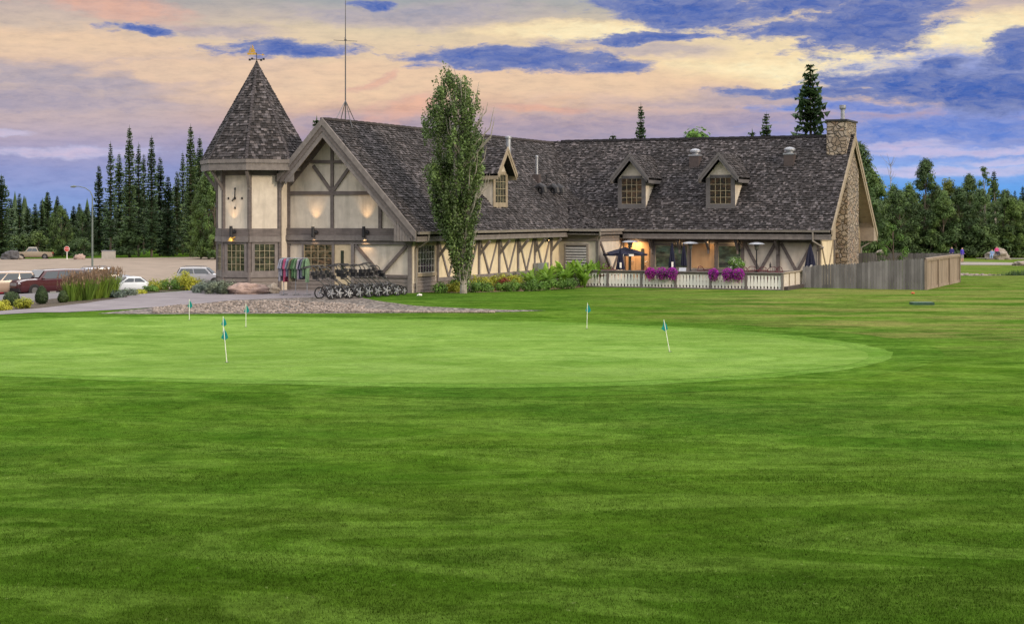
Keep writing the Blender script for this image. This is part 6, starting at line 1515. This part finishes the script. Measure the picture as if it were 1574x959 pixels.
# ------------------------------------------------------------------ people
def person(name, loc, rz, joints, radii, edges, parts, label, scale=1.0):
    me = bpy.data.meshes.new(name); me.from_pydata([tuple(j) for j in joints], edges, []); o = bpy.data.objects.new(name, me); COL.objects.link(o)
    sk = o.modifiers.new('skin', 'SKIN'); sub = o.modifiers.new('sub', 'SUBSURF'); sub.levels = 2; sub.render_levels = 2
    for v, rr in zip(me.skin_vertices[0].data, radii): v.radius = (rr, rr) if not isinstance(rr, tuple) else rr
    me.skin_vertices[0].data[0].use_root = True
    dg = bpy.context.evaluated_depsgraph_get(); nm = bpy.data.meshes.new_from_object(o.evaluated_get(dg)); o.modifiers.clear(); o.data = nm
    nm.materials.clear()
    for p in parts: nm.materials.append(p[0])
    for f in nm.polygons:
        c = f.center; idx = 0
        for i, p in enumerate(parts):
            if p[1](c): idx = i
        f.material_index = idx; f.use_smooth = True
    o.location = loc; o.rotation_euler = (0,0,rz); o.scale = (scale,)*3; return tag(o, label, 'person')
ST = [(0,0,.95),(0,0,1.2),(0,.01,1.42),(0,0,1.52),(0,-.01,1.60),(0,-.01,1.71), (.19,0,1.42),(.25,.02,1.15),(.20,-.16,.98),(.17,-.24,1.02), (-.19,0,1.42),(-.25,.02,1.15),(-.20,-.16,.98),(-.17,-.24,1.02), (.10,0,.90),(.11,-.02,.50),(.11,.03,.10),(.12,-.12,.04), (-.10,0,.90),(-.12,-.04,.50),(-.13,.03,.10),(-.14,-.12,.04)]
SR = [.15,.145,.13,.055,.095,.09, .065,.05,.04,.04, .065,.05,.04,.04, .10,.07,.05,.04, .10,.07,.05,.04]
SE = [(0,1),(1,2),(2,3),(3,4),(4,5),(2,6),(6,7),(7,8),(8,9),(2,10),(10,11),(11,12),(12,13),(0,14),(14,15),(15,16),(16,17),(0,18),(18,19),(19,20),(20,21)]
def cloth(nm_, c): return mk(nm_, c, None, .85, 8, .2, 20)
purple = cloth('purple_jacket', (0.06,0.045,0.36)); denim = cloth('dark_jeans', (0.03,0.035,0.07)); shorts = cloth('grey_shorts', (0.28,0.26,0.27)); hairm = cloth('brown_hair', (0.05,0.03,0.02)); pinkm = cloth('pink_top', (0.55,0.06,0.22)); blue = cloth('light_blue_clothes', (0.25,0.36,0.6)); navyp = cloth('navy_jacket', (0.035,0.03,0.16))
def std(jacket, leg, legz): return [(M['skin'], lambda c: True), (jacket, lambda c: .88 < c.z < 1.50 and not (c.y < -.2)), (leg, lambda c: legz < c.z <= .88), (hairm, lambda c: c.z > 1.66 or (c.z > 1.56 and c.y > .03)), (M['black'], lambda c: c.z < .09)]
person('person', LDP(1479, 183), TH+.6, ST, SR, SE, std(purple, shorts, .50), 'person in a purple jacket standing by the road beyond the fence')
person('person', LDP(1463, 186), TH-.7, ST, SR, SE, std(navyp, denim, .09), 'person in a dark blue jacket standing left of the purple jacket')
SIT = [(0,0,.0),(0,.02,.25),(0,.02,.46),(0,.0,.56),(0,-.02,.64),(0,-.02,.75), (.18,0,.45),(.24,-.05,.22),(.16,-.24,.14),(.12,-.30,.15), (-.18,0,.45),(-.24,-.05,.22),(-.16,-.24,.14),(-.12,-.30,.15), (.09,-.08,.0),(.12,-.45,.06),(.12,-.50,-.30),(.12,-.62,-.36), (-.09,-.08,.0),(-.12,-.45,.05),(-.12,-.52,-.30),(-.12,-.64,-.36)]
def sit(jk, lg): return [(M['skin'], lambda c: True), (jk, lambda c: -.02 < c.z < .53 and c.y > -.2), (lg, lambda c: c.z < .12 and c.y < .3 and not (-.02 < c.z < .53 and c.y > -.06)), (hairm, lambda c: c.z > .69 or (c.z > .6 and c.y > .02)), (M['black'], lambda c: c.z < -.31)]
p = LDP(1532, 195.2); p.z += .86; person('person', p, TH+.2, SIT, SR, SE, sit(pinkm, denim), 'person in a pink top sitting on the big boulder')
p = LDP(1525, 194.6); p.z += .52; person('person', p, TH-.5, SIT, SR, SE, sit(blue, blue), 'person in light blue clothes sitting at the left foot of the boulder')
# ------------------------------------------------------------------ standing grass blades in the near rough
def blades():
    rs = np.random.RandomState(3); N = 420000
    u = rs.rand(N); D = 12.8*np.exp(u*np.log(34/12.8)); keep = rs.rand(N) < np.clip((36-D)/10, 0, 1); D = D[keep]; n = len(D)
    l = (rs.rand(n)-.5)*D*.70; hgt = (.010+.018*rs.rand(n))
    z = np.array([gz_ld(a, b) for a, b in zip(l[::1], D[::1])]) if n < 400000 else np.zeros(n)
    x = CAM.x+FW.x*D+RT.x*l; y = CAM.y+FW.y*D+RT.y*l
    a = rs.rand(n)*6.283; w = .0022+.003*rs.rand(n); la = rs.rand(n)*6.283; ln = hgt*rs.rand(n)*.9
    V = np.zeros((n,3,3)); V[:,0] = np.stack([x-np.cos(a)*w, y-np.sin(a)*w, z-.004], 1); V[:,1] = np.stack([x+np.cos(a)*w, y+np.sin(a)*w, z-.004], 1); V[:,2] = np.stack([x+np.cos(la)*ln, y+np.sin(la)*ln, z+hgt], 1)
    me = bpy.data.meshes.new('grass_blades'); me.vertices.add(n*3); me.vertices.foreach_set('co', V.ravel()); me.loops.add(n*3); me.loops.foreach_set('vertex_index', np.arange(n*3, dtype=np.int32)); me.polygons.add(n); me.polygons.foreach_set('loop_start', np.arange(0, n*3, 3, dtype=np.int32)); me.update(); me.validate()
    at = me.color_attributes.new('Col', 'FLOAT_COLOR', 'CORNER'); pt_ = 1+.22*np.sin(l*.9+2.2*np.sin(D*.55))*np.sin(D*1.7+1.3*np.sin(l*.6))+.12*np.sin(l*3.1+D*2.3); c = np.repeat((.55+.95*rs.rand(n)**1.2)*pt_, 3); arr = np.stack([c,c,c,np.ones_like(c)], 1); at.data.foreach_set('color', arr.ravel())
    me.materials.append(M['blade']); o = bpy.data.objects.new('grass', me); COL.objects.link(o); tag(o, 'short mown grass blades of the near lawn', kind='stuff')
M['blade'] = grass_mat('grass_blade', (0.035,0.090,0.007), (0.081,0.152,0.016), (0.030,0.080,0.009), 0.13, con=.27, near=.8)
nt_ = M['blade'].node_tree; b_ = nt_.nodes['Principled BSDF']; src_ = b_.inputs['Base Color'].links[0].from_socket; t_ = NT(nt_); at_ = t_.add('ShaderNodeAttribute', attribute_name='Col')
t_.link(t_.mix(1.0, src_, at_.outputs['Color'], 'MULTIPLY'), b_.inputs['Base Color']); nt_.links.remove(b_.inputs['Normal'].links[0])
blades()
